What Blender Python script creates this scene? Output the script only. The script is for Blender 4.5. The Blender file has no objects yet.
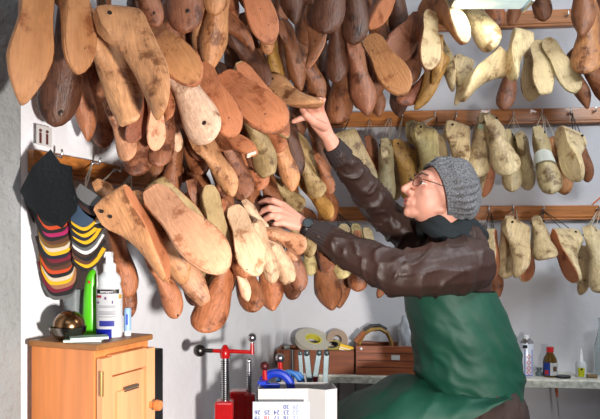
import bpy, bmesh, math, random
from mathutils import Vector, Matrix, noise
R = math.radians
S = bpy.context.scene
COL = S.collection
random.seed(7)

# ---------------------------------------------------------------- camera, world, light
FP = 650.0; EYE = 1.5; HZ = 250.0
def P(px, py, d):
    """a point of the room from its bearing (pixels of a 600x419 frame) and its distance in metres"""
    return Vector(((px-300)*d/FP, d, EYE-(py-HZ)*d/FP))

cam_d = bpy.data.cameras.new('camera'); cam = bpy.data.objects.new('camera', cam_d); COL.objects.link(cam)
cam.location = (0, 0, EYE); cam.rotation_euler = (R(90), 0, 0)
cam_d.sensor_width = 36; cam_d.lens = 39.0; cam_d.shift_y = (HZ-209.5)/600; cam_d.clip_start = .05
S.camera = cam
S.view_settings.view_transform = 'Standard'; S.view_settings.look = 'None'
S.view_settings.gamma = 1; S.view_settings.use_curve_mapping = False
S.view_settings.exposure = 0.0
w = bpy.data.worlds.new('world'); S.world = w; w.use_nodes = True
w.node_tree.nodes['Background'].inputs[0].default_value = (.9, .95, 1, 1)
w.node_tree.nodes['Background'].inputs[1].default_value = .05

def area(name, loc, target, size, power, col, size_y=None):
    l = bpy.data.lights.new(name, 'AREA'); l.energy = power; l.color = col
    l.shape = 'RECTANGLE' if size_y else 'SQUARE'; l.size = size
    if size_y: l.size_y = size_y
    o = bpy.data.objects.new(name, l); COL.objects.link(o); o.location = loc
    o.rotation_euler = (Vector(target)-Vector(loc)).to_track_quat('-Z', 'Y').to_euler()
    return o
sl = bpy.data.lights.new('work_light', 'SPOT'); sl.energy = 215; sl.color = (1, .94, .88); sl.spot_size = R(86); sl.spot_blend = 1; sl.shadow_soft_size = .06
so_ = bpy.data.objects.new('work_light', sl); COL.objects.link(so_); so_.location = (.50, .15, 1.26); so_.rotation_euler = (Vector((-.22, 1.8, 1.22))-Vector((.50, .15, 1.26))).to_track_quat('-Z', 'Y').to_euler()
area('fill_behind', (-.1, -.3, 2.55), (.2, 2.2, 1.2), 1.2, 5.5, (.90, .96, 1), .3)  # added soft fill from behind the camera, no fixture there
area('fill_back_wall', (1.35, 1.2, 2.55), (.9, 2.9, 1.2), .9, 25, (.90, .96, 1), .25)  # added unseen light that brightens the back wall and its lasts

# ---------------------------------------------------------------- helpers
def lin(c):
    return tuple((x/255/12.92 if x/255 <= .04045 else ((x/255+.055)/1.055)**2.4) for x in c[:3])+(1.0,)

def mat(name, c, rough=.5, metal=0, var=.0, scale=8, stretch=(1, 1, 1), bump=0, bscale=60, spec=None, c2=None, trans=0, emit=None, estr=0, alpha=None, coat=0):
    m = bpy.data.materials.new(name); m.use_nodes = True; nt = m.node_tree; b = nt.nodes['Principled BSDF']
    b.inputs['Roughness'].default_value = rough; b.inputs['Metallic'].default_value = metal
    if coat: b.inputs['Coat Weight'].default_value = coat
    if trans: b.inputs['Transmission Weight'].default_value = trans
    if alpha is not None: b.inputs['Alpha'].default_value = alpha
    if spec is not None: b.inputs['Specular IOR Level'].default_value = spec
    if emit: b.inputs['Emission Color'].default_value = lin(emit); b.inputs['Emission Strength'].default_value = estr
    b.inputs['Base Color'].default_value = lin(c)
    tc = nt.nodes.new('ShaderNodeTexCoord'); mp = nt.nodes.new('ShaderNodeMapping'); mp.inputs['Scale'].default_value = stretch
    nt.links.new(tc.outputs['Object'], mp.inputs[0])
    if var or c2:
        n = nt.nodes.new('ShaderNodeTexNoise'); n.inputs['Scale'].default_value = scale; n.inputs['Detail'].default_value = 6
        nt.links.new(mp.outputs[0], n.inputs['Vector'])
        r = nt.nodes.new('ShaderNodeValToRGB'); r.color_ramp.elements[0].position = .32; r.color_ramp.elements[1].position = .68
        l = lin(c); l2 = lin(c2) if c2 else tuple(min(1, x*(1+var)) for x in l[:3])+(1,)
        l1 = l if c2 else tuple(x*(1-var) for x in l[:3])+(1,)
        r.color_ramp.elements[0].color = l1; r.color_ramp.elements[1].color = l2
        nt.links.new(n.outputs[0], r.inputs[0]); nt.links.new(r.outputs[0], b.inputs['Base Color'])
    if bump:
        n2 = nt.nodes.new('ShaderNodeTexNoise'); n2.inputs['Scale'].default_value = bscale; n2.inputs['Detail'].default_value = 5
        nt.links.new(mp.outputs[0], n2.inputs['Vector'])
        bp = nt.nodes.new('ShaderNodeBump'); bp.inputs['Strength'].default_value = bump; bp.inputs['Distance'].default_value = .01
        nt.links.new(n2.outputs[0], bp.inputs['Height']); nt.links.new(bp.outputs[0], b.inputs['Normal'])
    return m

def last_mat(name, sole):
    """old wood: colour of the object x grain along the length x blotchy wear; the sole is paler with tack holes"""
    m = bpy.data.materials.new(name); m.use_nodes = True; nt = m.node_tree; N = nt.nodes.new; L = nt.links.new
    b = nt.nodes['Principled BSDF']; b.inputs['Roughness'].default_value = .62 if sole else .42
    oi = N('ShaderNodeObjectInfo'); tc = N('ShaderNodeTexCoord')
    off = N('ShaderNodeVectorMath'); off.operation = 'ADD'
    sc = N('ShaderNodeMath'); sc.operation = 'MULTIPLY'; sc.inputs[1].default_value = 37.0
    L(oi.outputs['Random'], sc.inputs[0]); L(tc.outputs['Object'], off.inputs[0]); L(sc.outputs[0], off.inputs[1])
    mp = N('ShaderNodeMapping'); mp.inputs['Scale'].default_value = (26, 2.2, 26); L(off.outputs[0], mp.inputs[0])
    g = N('ShaderNodeTexNoise'); g.inputs['Scale'].default_value = 1.6; g.inputs['Detail'].default_value = 5; g.inputs['Distortion'].default_value = .6
    L(mp.outputs[0], g.inputs['Vector'])
    gr = N('ShaderNodeMapRange'); gr.inputs['From Min'].default_value = .3; gr.inputs['From Max'].default_value = .7
    gr.inputs['To Min'].default_value = .72 if not sole else .88; gr.inputs['To Max'].default_value = 1.14 if not sole else 1.08
    L(g.outputs[0], gr.inputs['Value'])
    bl = N('ShaderNodeTexNoise'); bl.inputs['Scale'].default_value = 4.5; bl.inputs['Detail'].default_value = 7; bl.inputs['Roughness'].default_value = .65
    L(off.outputs[0], bl.inputs['Vector'])
    br = N('ShaderNodeValToRGB'); e = br.color_ramp.elements
    e[0].position = .37; e[0].color = (.34, .25, .19, 1) if not sole else (.55, .40, .30, 1)
    e[1].position = .62; e[1].color = (1.06, 1.05, 1.03, 1)
    k = br.color_ramp.elements.new(.46); k.color = (.88, .84, .80, 1) if not sole else (.97, .94, .9, 1)
    L(bl.outputs[0], br.inputs[0])
    m1 = N('ShaderNodeMix'); m1.data_type = 'RGBA'; m1.blend_type = 'MULTIPLY'; m1.inputs[0].default_value = 1
    L(oi.outputs['Color'], m1.inputs[6]); L(br.outputs[0], m1.inputs[7])
    m2 = N('ShaderNodeMix'); m2.data_type = 'RGBA'; m2.blend_type = 'MULTIPLY'; m2.inputs[0].default_value = 1
    cb = N('ShaderNodeCombineColor'); L(gr.outputs[0], cb.inputs[0]); L(gr.outputs[0], cb.inputs[1]); L(gr.outputs[0], cb.inputs[2])
    L(m1.outputs[2], m2.inputs[6]); L(cb.outputs[0], m2.inputs[7])
    out = m2.outputs[2]
    if sole:
        v = N('ShaderNodeTexVoronoi'); v.inputs['Scale'].default_value = 9; L(off.outputs[0], v.inputs['Vector'])
        lt = N('ShaderNodeMath'); lt.operation = 'LESS_THAN'; lt.inputs[1].default_value = .075; L(v.outputs['Distance'], lt.inputs[0])
        m3 = N('ShaderNodeMix'); m3.data_type = 'RGBA'; L(lt.outputs[0], m3.inputs[0]); L(out, m3.inputs[6]); m3.inputs[7].default_value = (.05, .03, .02, 1)
        out = m3.outputs[2]
    L(out, b.inputs['Base Color'])
    rr = N('ShaderNodeMapRange'); rr.inputs['To Min'].default_value = .3 if not sole else .5; rr.inputs['To Max'].default_value = .7
    L(bl.outputs[0], rr.inputs['Value']); L(rr.outputs[0], b.inputs['Roughness'])
    bp = N('ShaderNodeBump'); bp.inputs['Strength'].default_value = .25; bp.inputs['Distance'].default_value = .02
    L(g.outputs[0], bp.inputs['Height']); L(bp.outputs[0], b.inputs['Normal'])
    return m

def link(name, me, m=None, parent=None, smooth=True, sharp=None):
    if m is not None: me.materials.append(m)
    if smooth:
        for p in me.polygons: p.use_smooth = True
        if sharp: me.set_sharp_from_angle(angle=R(sharp))
    o = bpy.data.objects.new(name, me); COL.objects.link(o)
    if parent: o.parent = parent
    return o
def ob(name, bm, m, parent=None, smooth=False, sharp=35):
    bmesh.ops.recalc_face_normals(bm, faces=bm.faces)
    me = bpy.data.meshes.new(name); bm.to_mesh(me); bm.free()
    return link(name, me, m, parent, smooth, sharp)
def thing(name, label, cat, loc=(0, 0, 0), rz=0, group=None):
    o = bpy.data.objects.new(name, None); COL.objects.link(o); o.location = loc; o.rotation_euler = (0, 0, rz)
    o.empty_display_size = .05
    return tag(o, label, cat, group)
def tag(o, label, cat, group=None, kind=None):
    if label: o['label'] = label
    if cat: o['category'] = cat
    if group: o['group'] = group
    if kind: o['kind'] = kind
    return o
def B(): return bmesh.new()
def box(bm, c, s, M=None, bev=0):
    r = bmesh.ops.create_cube(bm, size=1)
    vs = r['verts']
    for v in vs: v.co = Vector((v.co.x*s[0], v.co.y*s[1], v.co.z*s[2]))
    if bev:
        es = list({e for v in vs for e in v.link_edges})
        rr = bmesh.ops.bevel(bm, geom=es, offset=bev, segments=2, affect='EDGES', profile=.5)
        vs = list({v for f in rr['faces'] for v in f.verts} | {v for v in vs if v.is_valid})
    for v in vs:
        v.co = v.co+Vector(c)
        if M: v.co = M @ v.co
    return vs
def lathe(bm, prof, c=(0, 0, 0), n=24, M=None, sx=1, sy=1):
    """prof = [(r,z)...] around z; closed at both ends when r is 0 or by a cap"""
    rings = []
    for r, z in prof:
        ring = []
        for i in range(n):
            a = 2*math.pi*i/n
            v = Vector((r*math.cos(a)*sx, r*math.sin(a)*sy, z))
            if M: v = M @ v
            ring.append(bm.verts.new(v+Vector(c)))
        rings.append(ring)
    for a, b in zip(rings, rings[1:]):
        for i in range(n): bm.faces.new((a[i], a[(i+1) % n], b[(i+1) % n], b[i]))
    bm.faces.new(rings[0][::-1]); bm.faces.new(rings[-1])
def frame_of(d):
    d = d.normalized(); u = Vector((0, 0, 1)) if abs(d.z) < .9 else Vector((1, 0, 0))
    x = d.cross(u).normalized(); y = x.cross(d).normalized()
    return x, y
def tube(bm, pts, r, n=8, closed=False):
    pts = [Vector(p) for p in pts]; rs = r if isinstance(r, (list, tuple)) else [r]*len(pts)
    rings = []; px = None
    for i, p in enumerate(pts):
        if closed: d = pts[(i+1) % len(pts)]-pts[i-1]
        else: d = pts[min(i+1, len(pts)-1)]-pts[max(i-1, 0)]
        d.normalize()
        if px is None: x, y = frame_of(d)
        else:
            x = (px-d*px.dot(d)).normalized(); y = x.cross(d).normalized()
        px = x
        rings.append([bm.verts.new(p+(x*math.cos(2*math.pi*k/n)+y*math.sin(2*math.pi*k/n))*rs[i]) for k in range(n)])
    for a, b in zip(rings, rings[1:]+([rings[0]] if closed else [])):
        for k in range(n): bm.faces.new((a[k], a[(k+1) % n], b[(k+1) % n], b[k]))
    if not closed: bm.faces.new(rings[0][::-1]); bm.faces.new(rings[-1])
def ball(bm, c, r, M=None, u=20, v=12):
    rr = (r, r, r) if not hasattr(r, '__len__') else r
    res = bmesh.ops.create_uvsphere(bm, u_segments=u, v_segments=v, radius=1)
    for q in res['verts']:
        p = Vector((q.co.x*rr[0], q.co.y*rr[1], q.co.z*rr[2]))
        if M: p = M @ p
        q.co = p+Vector(c)
def capsule(bm, a, b, ra, rb, n=16):
    a = Vector(a); b = Vector(b); d = (b-a); L = d.length; d = d/L if L > 1e-6 else Vector((0, 0, 1))
    pts = []; rs = []
    for k in range(6):
        t = math.pi/2*(k+.15)/6.15; pts.append(a-d*ra*math.cos(t)); rs.append(ra*math.sin(t))
    pts += [a, b]; rs += [ra, rb]
    for k in range(5, -1, -1):
        t = math.pi/2*(k+.15)/6.15; pts.append(b+d*rb*math.cos(t)); rs.append(rb*math.sin(t))
    tube(bm, pts, rs, n)
def remesh(bm, vox, smooth_it=2, name='tmp'):
    bmesh.ops.recalc_face_normals(bm, faces=bm.faces)
    me = bpy.data.meshes.new(name); bm.to_mesh(me); bm.free()
    o = bpy.data.objects.new(name, me); COL.objects.link(o)
    m = o.modifiers.new('r', 'REMESH'); m.mode = 'VOXEL'; m.voxel_size = vox
    if smooth_it:
        s = o.modifiers.new('s', 'SMOOTH'); s.factor = .5; s.iterations = smooth_it
    dg = bpy.context.evaluated_depsgraph_get(); dg.update()
    me2 = bpy.data.meshes.new_from_object(o.evaluated_get(dg)); bpy.data.objects.remove(o)
    return me2
def text(name, body, size, M, m, parent, ext=.0004):
    cu = bpy.data.curves.new(name, 'FONT'); cu.body = body; cu.size = size; cu.extrude = ext; cu.align_x = 'CENTER'; cu.align_y = 'CENTER'
    o = bpy.data.objects.new(name, cu); COL.objects.link(o)
    dg = bpy.context.evaluated_depsgraph_get(); dg.update()
    me = bpy.data.meshes.new_from_object(o.evaluated_get(dg)); bpy.data.objects.remove(o)
    me.transform(M)
    return link(name, me, m, parent, False)
def basis(x, y, z, o=(0, 0, 0)):
    M = Matrix.Identity(4)
    for i, v in enumerate((x, y, z)):
        for k in range(3): M[k][i] = v[k]
    for k in range(3): M[k][3] = o[k]
    return M

# ---------------------------------------------------------------- materials
M_wall = mat('white_plaster', (238, 240, 245), .85, var=.05, scale=2.5, bump=.25, bscale=35)
M_back = mat('grey_white_plaster', (205, 205, 210), .85, var=.07, scale=2, bump=.2, bscale=30)
M_pier = mat('rough_grey_plaster', (148, 150, 150), .95, var=.06, scale=6, bump=1.0, bscale=55)
M_floor = mat('grey_floor', (110, 105, 100), .7, var=.1)
M_rail = mat('varnished_pine', (180, 112, 54), .35, var=.3, scale=5, stretch=(1, 8, 18), coat=.2)
M_cab = mat('orange_pine', (214, 132, 74), .4, var=.16, scale=3, stretch=(14, 14, 1), coat=.2)
M_cabd = mat('pale_pine', (222, 160, 112), .42, var=.12, scale=3, stretch=(14, 14, 1), coat=.2)
M_cabtop = mat('brown_pine_edge', (150, 100, 55), .45, var=.15, scale=4, stretch=(2, 12, 12))
M_steel = mat('steel', (190, 192, 196), .28, 1)
M_dsteel = mat('dark_steel', (90, 88, 86), .35, 1)
M_brass = mat('brass', (200, 170, 110), .3, 1)
M_red = mat('red_enamel', (190, 22, 26), .25, var=.15, scale=20, coat=.5)
M_blue = mat('blue_enamel', (28, 60, 190), .3, var=.15, scale=20, coat=.4)
M_blue2 = mat('mid_blue_enamel', (40, 110, 190), .3, var=.15, scale=20, coat=.4)
M_black = mat('black_plastic', (18, 18, 20), .4)
M_leather = mat('black_leather', (12, 16, 18), .36, var=.2, scale=14, bump=.15, bscale=120)
M_white = mat('white_plastic', (236, 238, 240), .4)
M_card = mat('white_card', (205, 203, 202), .8, var=.03)
M_cream = mat('cream_tape', (184, 180, 164), .6, var=.06)
M_marble = mat('terrazzo_white', (214, 212, 200), .4, var=.2, scale=40)
M_dwood = mat('red_brown_wood', (138, 74, 44), .5, var=.35, scale=4, stretch=(1.5, 10, 20))
M_string = mat('pale_string', (205, 195, 175), .8)
M_dstring = mat('dark_cord', (35, 38, 34), .7)
M_gstring = mat('green_cord', (48, 62, 36), .7)
M_hole = mat('dark_hole', (22, 16, 12), .8)
ML = last_mat('last_wood', False); MS = last_mat('last_sole_wood', True)

# ---------------------------------------------------------------- the room
def struct(name, bm, m): o = ob(name, bm, m); o['kind'] = 'structure'; return o
LW0 = Vector((-.65, 1.55, 0)); CORN = Vector((-.0785, 3.0, 0)); BW1 = Vector((1.269, 2.85, 0))
dl = (CORN-LW0).normalized(); nl = Vector((dl.y, -dl.x, 0))       # into the room
db = (BW1-CORN).normalized(); nb = Vector((db.y, -db.x, 0))
def wall_slab(a, b, n, z0, z1, th=.1):
    bm = B(); q = []
    for p in (a, b):
        for z in (z0, z1):
            for k in (0, -th): q.append(bm.verts.new(Vector((p.x, p.y, z))+n*k))
    bmesh.ops.convex_hull(bm, input=q); return bm
H = 2.75
EB = CORN+db*2.6
struct('wall_left', wall_slab(CORN-dl*4.6, CORN, nl, 0, H), M_wall)
struct('wall_back', wall_slab(CORN-db*.1, EB, nb, 0, H), M_back)
struct('wall_right', wall_slab(Vector((EB.x, EB.y+.1, 0)), Vector((EB.x, -1.6, 0)), Vector((-1, 0, 0)), 0, H), M_back)
struct('wall_front', wall_slab(Vector((EB.x+.1, -1.6, 0)), Vector((-2.2, -1.6, 0)), Vector((0, 1, 0)), 0, H), M_back)
bm = B(); box(bm, (0.1, .8, -.05), (5.4, 5.4, .1)); struct('floor', bm, M_floor)
bm = B(); box(bm, (0.1, .8, H+.05), (5.4, 5.4, .1)); struct('ceiling', bm, M_wall)
# plaster pier at the far left, standing proud of the left wall
bm = B(); vs = []
for p in (P(20, 250, 1.50), P(-90, 250, 1.30), P(-200, 250, 1.45), P(-60, 250, 1.75), P(23, 250, 1.64)):
    for z in (0, H): vs.append(bm.verts.new((p.x, p.y, z)))
bmesh.ops.convex_hull(bm, input=vs); struct('wall_pier', bm, M_pier)

def on_left(px, py, off=0):
    """point on the left wall seen at px,py, lifted off the wall"""
    t = (px-300)/FP; # X = t*Y ; LW0 + dl*s
    s = (t*LW0.y-LW0.x)/(dl.x-t*dl.y); p = LW0+dl*s
    return P(px, py, p.y)+nl*off
def on_back(px, py, off=0):
    t = (px-300)/FP; s = (t*CORN.y-CORN.x)/(db.x-t*db.y); p = CORN+db*s
    return P(px, py, p.y)+nb*off

def hook(parent, p, n, m=None):
    bm = B(); pts = [p, p+n*.014, p+n*.024+Vector((0, 0, -.004)), p+n*.027+Vector((0, 0, .006)), p+n*.026+Vector((0, 0, .016))]
    tube(bm, pts, .0028, 7); ball(bm, p+n*.002, .006, u=10, v=6)
    return ob('hook', bm, m or M_steel, parent, True, 50)
def rail(label, a, b, z, hgt, n, hooks, th=.022, group='coat rails screwed to the walls'):
    d = (b-a).normalized(); t = thing('hook_rail', label, 'rail', (a.x, a.y, z)); I = Matrix.Translation((-a.x, -a.y, -z))
    M = I @ basis(d, n, Vector((0, 0, 1)), ((a+b)/2)+Vector((0, 0, z)))
    L = (b-a).length; bm = B()
    box(bm, (0, th/2+.001, 0), (L, th, hgt), M, bev=.003)
    box(bm, (0, th+.003, -hgt*.26), (L, .006, hgt*.12), M, bev=.002)
    box(bm, (0, th+.003, -hgt*.44), (L, .008, hgt*.10), M, bev=.002)
    ob('board', bm, M_rail, t)
    for h in hooks:
        hook(t, I @ h, n)
    return t
def rz(px, py, base): return base(px, py).z
# left rail
z = (on_left(27, 159).z+on_left(100, 176).z)/2
a = on_left(27, 150); b = on_left(150, 150)
LHK = [on_left(x, y, .026) for x, y in ((45, 157), (84, 164), (106, 171), (124, 174))]
rail('short pine hook rail on the left wall behind the black leather piece', Vector((a.x, a.y, 0)), Vector((b.x, b.y, 0)), z, .056, nl, LHK)
rail('pine hook rail high on the left wall behind the mass of lasts', *[Vector((v.x, v.y, 0)) for v in (on_left(90, 0), on_left(272, 0))], 2.02, .06, nl, [])
a = on_back(345, 120); b = on_back(640, 120)
xA = [(343, 119), (402, 118), (434, 117), (455, 118), (487, 117), (511, 117), (539, 115), (567, 115), (592, 113)]
rail('middle pine hook rail on the back wall above the man', Vector((a.x-.3, a.y, 0)), Vector((b.x, b.y, 0)), on_back(470, 119).z, .067, nb, [on_back(x, y, .026) for x, y in xA])
xB = [(338, 211), (487, 211), (511, 209), (541, 210), (595, 210)]
rail('lower pine hook rail on the back wall right of the grey beanie', on_back(318, 0)*Vector((1, 1, 0)), Vector((b.x, b.y, 0)), on_back(540, 213).z, .063, nb, [on_back(x, y, .026) for x, y in xB])
xC = [(405, 24), (430, 24), (470, 22), (508, 20), (535, 19), (541, 20), (565, 18), (590, 17)]
rail('top pine hook rail on the back wall beside the tube lamp', on_back(385, 0)*Vector((1, 1, 0)), Vector((b.x, b.y, 0)), on_back(520, 21).z, .075, nb, [on_back(x, y, .026) for x, y in xC])

# tube lamp over the pale lasts
lp = P(490, 2, 2.12); t = thing('tube_lamp', 'fluorescent tube lamp with glass cover at the top edge above the pale lasts', 'lamp', lp)
bm = B(); box(bm, (0, 0, .052), (.27, .11, .02), bev=.004); box(bm, (-.124, 0, .018), (.012, .10, .07), bev=.003); box(bm, (.124, 0, .018), (.012, .10, .07), bev=.003)
ob('housing', bm, M_steel, t)
bm = B(); box(bm, (0, 0, .015), (.232, .085, .05), bev=.008)
ob('diffuser', bm, mat('lit_glass', (225, 245, 245), .3, emit=(215, 245, 248), estr=.6), t, True)
bm = B(); tube(bm, [(-.1, 0, .06), (-.1, 0, H-lp.z)], .005, 8); tube(bm, [(.1, 0, .06), (.1, 0, H-lp.z)], .005, 8); ob('suspension_rod', bm, M_steel, t)
l = area('tube_lamp_light', lp+Vector((0, 0, -.02)), lp+Vector((0, .25, -1)), .22, .9, (.93, 1, .90), .06)
# ---------------------------------------------------------------- shoe lasts
def lerp_tab(tab, s):
    for (a, va), (b, vb) in zip(tab, tab[1:]):
        if s <= b: 
            k = (s-a)/(b-a); k = k*k*(3-2*k) if False else k
            return va+(vb-va)*k
    return tab[-1][1]
TOE = {'round': [(0, .035), (.015, .07), (.05, .095), (.12, .122), (.25, .122), (.38, .118), (.5, .135), (.6, .154), (.7, .166), (.8, .160), (.88, .138), (.94, .104), (.98, .06), (1, .012)],
       'point': [(0, .035), (.015, .066), (.05, .09), (.12, .113), (.25, .112), (.38, .110), (.5, .126), (.6, .145), (.68, .15), (.78, .130), (.87, .092), (.94, .055), (.98, .03), (1, .008)],
       'square': [(0, .035), (.015, .07), (.05, .095), (.12, .116), (.25, .114), (.38, .112), (.5, .126), (.6, .142), (.7, .148), (.8, .138), (.9, .112), (.96, .092), (.985, .08), (1, .06)],
       'slim': [(0, .03), (.015, .055), (.05, .078), (.12, .095), (.25, .092), (.38, .088), (.5, .102), (.6, .118), (.7, .126), (.8, .116), (.89, .085), (.95, .056), (.985, .03), (1, .01)]}
TOPZ = [(0, .24), (.012, .34), (.05, .42), (.26, .41), (.33, .37), (.42, .305), (.52, .245), (.62, .20), (.74, .158), (.85, .132), (.93, .108), (.98, .085), (1, .062)]
def last_geo(toe, side, pitch):
    ss = [0, .006, .015, .035, .07, .12, .18, .25, .32, .38, .44, .5, .56, .62, .68, .74, .8, .85, .89, .93, .96, .98, .992, 1]
    def bot(s):
        k = max(0, 1-s/.62); b = pitch*(k*k*(3-2*k))
        if s > .72: b += .055*((s-.72)/.28)**2
        return b
    def cx(s): return side*(.10*max(0, s-.3)**1.5-.02*max(0, .4-s)) - side*.26*max(0, s-.72)**2
    T = [0, .05, .16, .32, .5, .68, .84, .95, 1]
    def sec(s):
        w = lerp_tab(TOE[toe], s); z0 = bot(s); z1 = lerp_tab(TOPZ, s)+z0*.35; x0 = cx(s)
        top = .052 if s < .3 else max(0.006, .052*(1-(s-.3)/.14))
        top = min(top, w*.8)
        f = min(1, max(0, (s-.25)/.25)); pts = []
        for t in T:
            heel = top+(w-top)*(1-t**1.25)**1.0
            fore = top+(w-top)*max(0, 1-t**2.3)**.6
            ww = heel*(1-f)+fore*f
            if t == 0: ww = w*.93
            elif t == .05: ww = w*.985
            zz = z0+(z1-z0)*t
            if s < .06: zz = zz
            pts.append((ww, zz))
        back = .0
        return [(x0+wx, s, zz) for wx, zz in pts], [(x0-wx, s, zz) for wx, zz in pts[::-1]]
    bm = B(); rings = []
    for s in ss:
        a, b = sec(s)
        pts = a+b
        # the heel back leans: the top of the cone sits a little further forward
        q = []
        for (x, y, z) in pts:
            if s < .12: y = y+.035*((z-.1)/.3)**2*(1 if z > .1 else 0)*(1-s/.12)
            q.append(bm.verts.new((x, y, z)))
        rings.append(q)
    n = len(rings[0])
    for A, C in zip(rings, rings[1:]):
        for i in range(n): bm.faces.new((A[i], A[(i+1) % n], C[(i+1) % n], C[i]))
    bm.faces.new(rings[0][::-1]); bm.faces.new(rings[-1])
    bmesh.ops.recalc_face_normals(bm, faces=bm.faces)
    me = bpy.data.meshes.new('last_body'); bm.to_mesh(me); bm.free(); me.materials.append(ML)
    for p in me.polygons: p.use_smooth = True
    me.set_sharp_from_angle(angle=R(42))
    # sole plate
    bm = B(); top = []; lo = []
    for s in ss[2:-1]:
        w = lerp_tab(TOE[toe], s)*.925; z = bot(s); x = cx(s); s2 = .5+(s-.5)*.985
        top.append((bm.verts.new((x+w, s2, z+.002)), bm.verts.new((x-w, s2, z+.002))))
        lo.append((bm.verts.new((x+w*.975, s2, z-.009)), bm.verts.new((x, s2, z-.013)), bm.verts.new((x-w*.975, s2, z-.009))))
    for i in range(len(lo)-1):
        bm.faces.new((lo[i][0], lo[i][1], lo[i+1][1], lo[i+1][0])); bm.faces.new((lo[i][1], lo[i][2], lo[i+1][2], lo[i+1][1]))
        bm.faces.new((top[i][0], top[i+1][0], lo[i+1][0], lo[i][0])); bm.faces.new((top[i][1], lo[i][2], lo[i+1][2], top[i+1][1]))
        bm.faces.new((top[i][0], top[i][1], top[i+1][1], top[i+1][0]))
    for i in (0, -1): bm.faces.new((top[i][0], top[i][1], lo[i][2], lo[i][1], lo[i][0]))
    bmesh.ops.recalc_face_normals(bm, faces=bm.faces)
    me2 = bpy.data.meshes.new('sole'); bm.to_mesh(me2); bm.free(); me2.materials.append(MS)
    for p in me2.polygons: p.use_smooth = True
    me2.set_sharp_from_angle(angle=R(35))
    return me, me2
GEO = {}
def geo(toe, side, pitch):
    k = (toe, side, pitch)
    if k not in GEO: GEO[k] = last_geo(*k)
    return GEO[k]
bm = B(); M = Matrix.Rotation(R(90), 4, 'Y'); lathe(bm, [(.0, -.085), (.017, -.085), (.017, .085), (.0, .085)], n=12, M=M)
me_hole = bpy.data.meshes.new('cord_hole'); bm.to_mesh(me_hole); bm.free(); me_hole.materials.append(M_hole)
bm = B(); ball(bm, (0, 0, 0), (.02, .024, .006), u=12, v=6); me_mark = bpy.data.meshes.new('nail_mark'); bm.to_mesh(me_mark); bm.free(); me_mark.materials.append(mat('old_nail', (70, 58, 52), .4, .6))

PAL = {'or': (186, 118, 80), 'ro': (150, 90, 64), 'am': (184, 128, 82), 'tn': (200, 146, 102), 'pk': (208, 154, 120), 'pl': (232, 192, 162),
       'ol': (168, 142, 98), 'br': (140, 88, 56), 'db': (98, 62, 44), 'ye': (216, 192, 148), 'yg': (192, 176, 124), 'cr': (216, 180, 146),
       'gy': (190, 170, 128), 'oy': (176, 132, 66), 'bo': (150, 94, 60), 'dp': (150, 98, 72)}
SOLEC = {'or': 'or', 'am': 'am', 'pk': 'pk', 'tn': 'or', 'ol': 'or', 'br': 'or', 'db': 'br', 'ye': 'ye', 'yg': 'ye', 'ro': 'or', 'pl': 'pk', 'cr': 'cr', 'gy': 'tn', 'oy': 'oy', 'bo': 'or', 'dp': 'am'}
def front(px):
    T = [(-40, 1.3), (0, 1.33), (60, 1.38), (150, 1.45), (220, 1.58), (290, 1.85), (340, 2.1), (420, 2.28), (500, 2.55), (600, 2.65), (700, 2.65)]
    return lerp_tab(T, px)
SPH = [(.08, .16, .12), (.12, .32, .08), (.25, .16, .11), (.25, .33, .07), (.4, .14, .12), (.55, .10, .13), (.7, .08, .13), (.85, .07, .11), (.96, .07, .06)]
placed = []
def solve(row, d, depth_toe=None):
    """heel at distance d; toe found so that the last keeps its real length"""
    tx, ty, hx, hy, roll, w = row[:6]
    Hh = P(hx, hy, d)
    ray = P(tx, ty, 1.0)-Vector((0, 0, EYE))
    Lp = (P(tx, ty, d)-Hh).length
    Lw = w*d/FP/.325
    L = max(Lp, min(Lw, Lp*1.25)); L = min(max(L, .12), .36)
    if 'at the viewer' in row[10]: L = .25
    O = Vector((0, 0, EYE)); oc = O-Hh; A = ray.dot(ray); Bq = 2*oc.dot(ray); Cq = oc.dot(oc)-L*L
    disc = Bq*Bq-4*A*Cq
    if disc < 0: t = -Bq/(2*A)
    else: t = (-Bq-row[9]*math.sqrt(disc))/(2*A)
    T = O+ray*t
    return Hh, T, (T-Hh).length
def mat_of(row, d):
    Hh, T, L = solve(row, d); a = (T-Hh).normalized(); mid = (Hh+T)/2
    c = (Vector((0, 0, EYE))-mid); c = (c-a*c.dot(a)).normalized(); s = c.cross(a)
    r = R(row[4]); nrm = c*math.cos(r)+s*math.sin(r)     # the way the sole looks
    z = -nrm; x = a.cross(z)
    bw = 2*max(v for _, v in TOE[row[7]]); kx = min(1.3, max(.85, row[5]*d/FP/(bw*L)))
    if 60 < abs(row[4]) < 125: kx = 1.0
    M = basis(x*L*kx, a*L, z*L, Hh)
    # centre of the cross-section rides on the heel-toe line
    M = M @ Matrix.Translation((0, 0, -.10))
    return M, L
def spheres(M, L): return [(M @ Vector((0, y, z)), r*L*.88) for y, z, r in SPH]
def hit(sp, mid):
    for (m2, sp2) in placed:
        if (m2-mid).length > .34: continue
        for c1, r1 in sp:
            for c2, r2 in sp2:
                rr = r1+r2
                if abs(c1.x-c2.x) < rr and abs(c1.z-c2.z) < rr and (c1-c2).length < rr: return True
    return False
def wall_clear(sp):
    for c, r in sp:
        if (c-LW0).dot(nl) < r*.9 or (c-CORN).dot(nb) < r*.9+.0: return False
    return True
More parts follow.
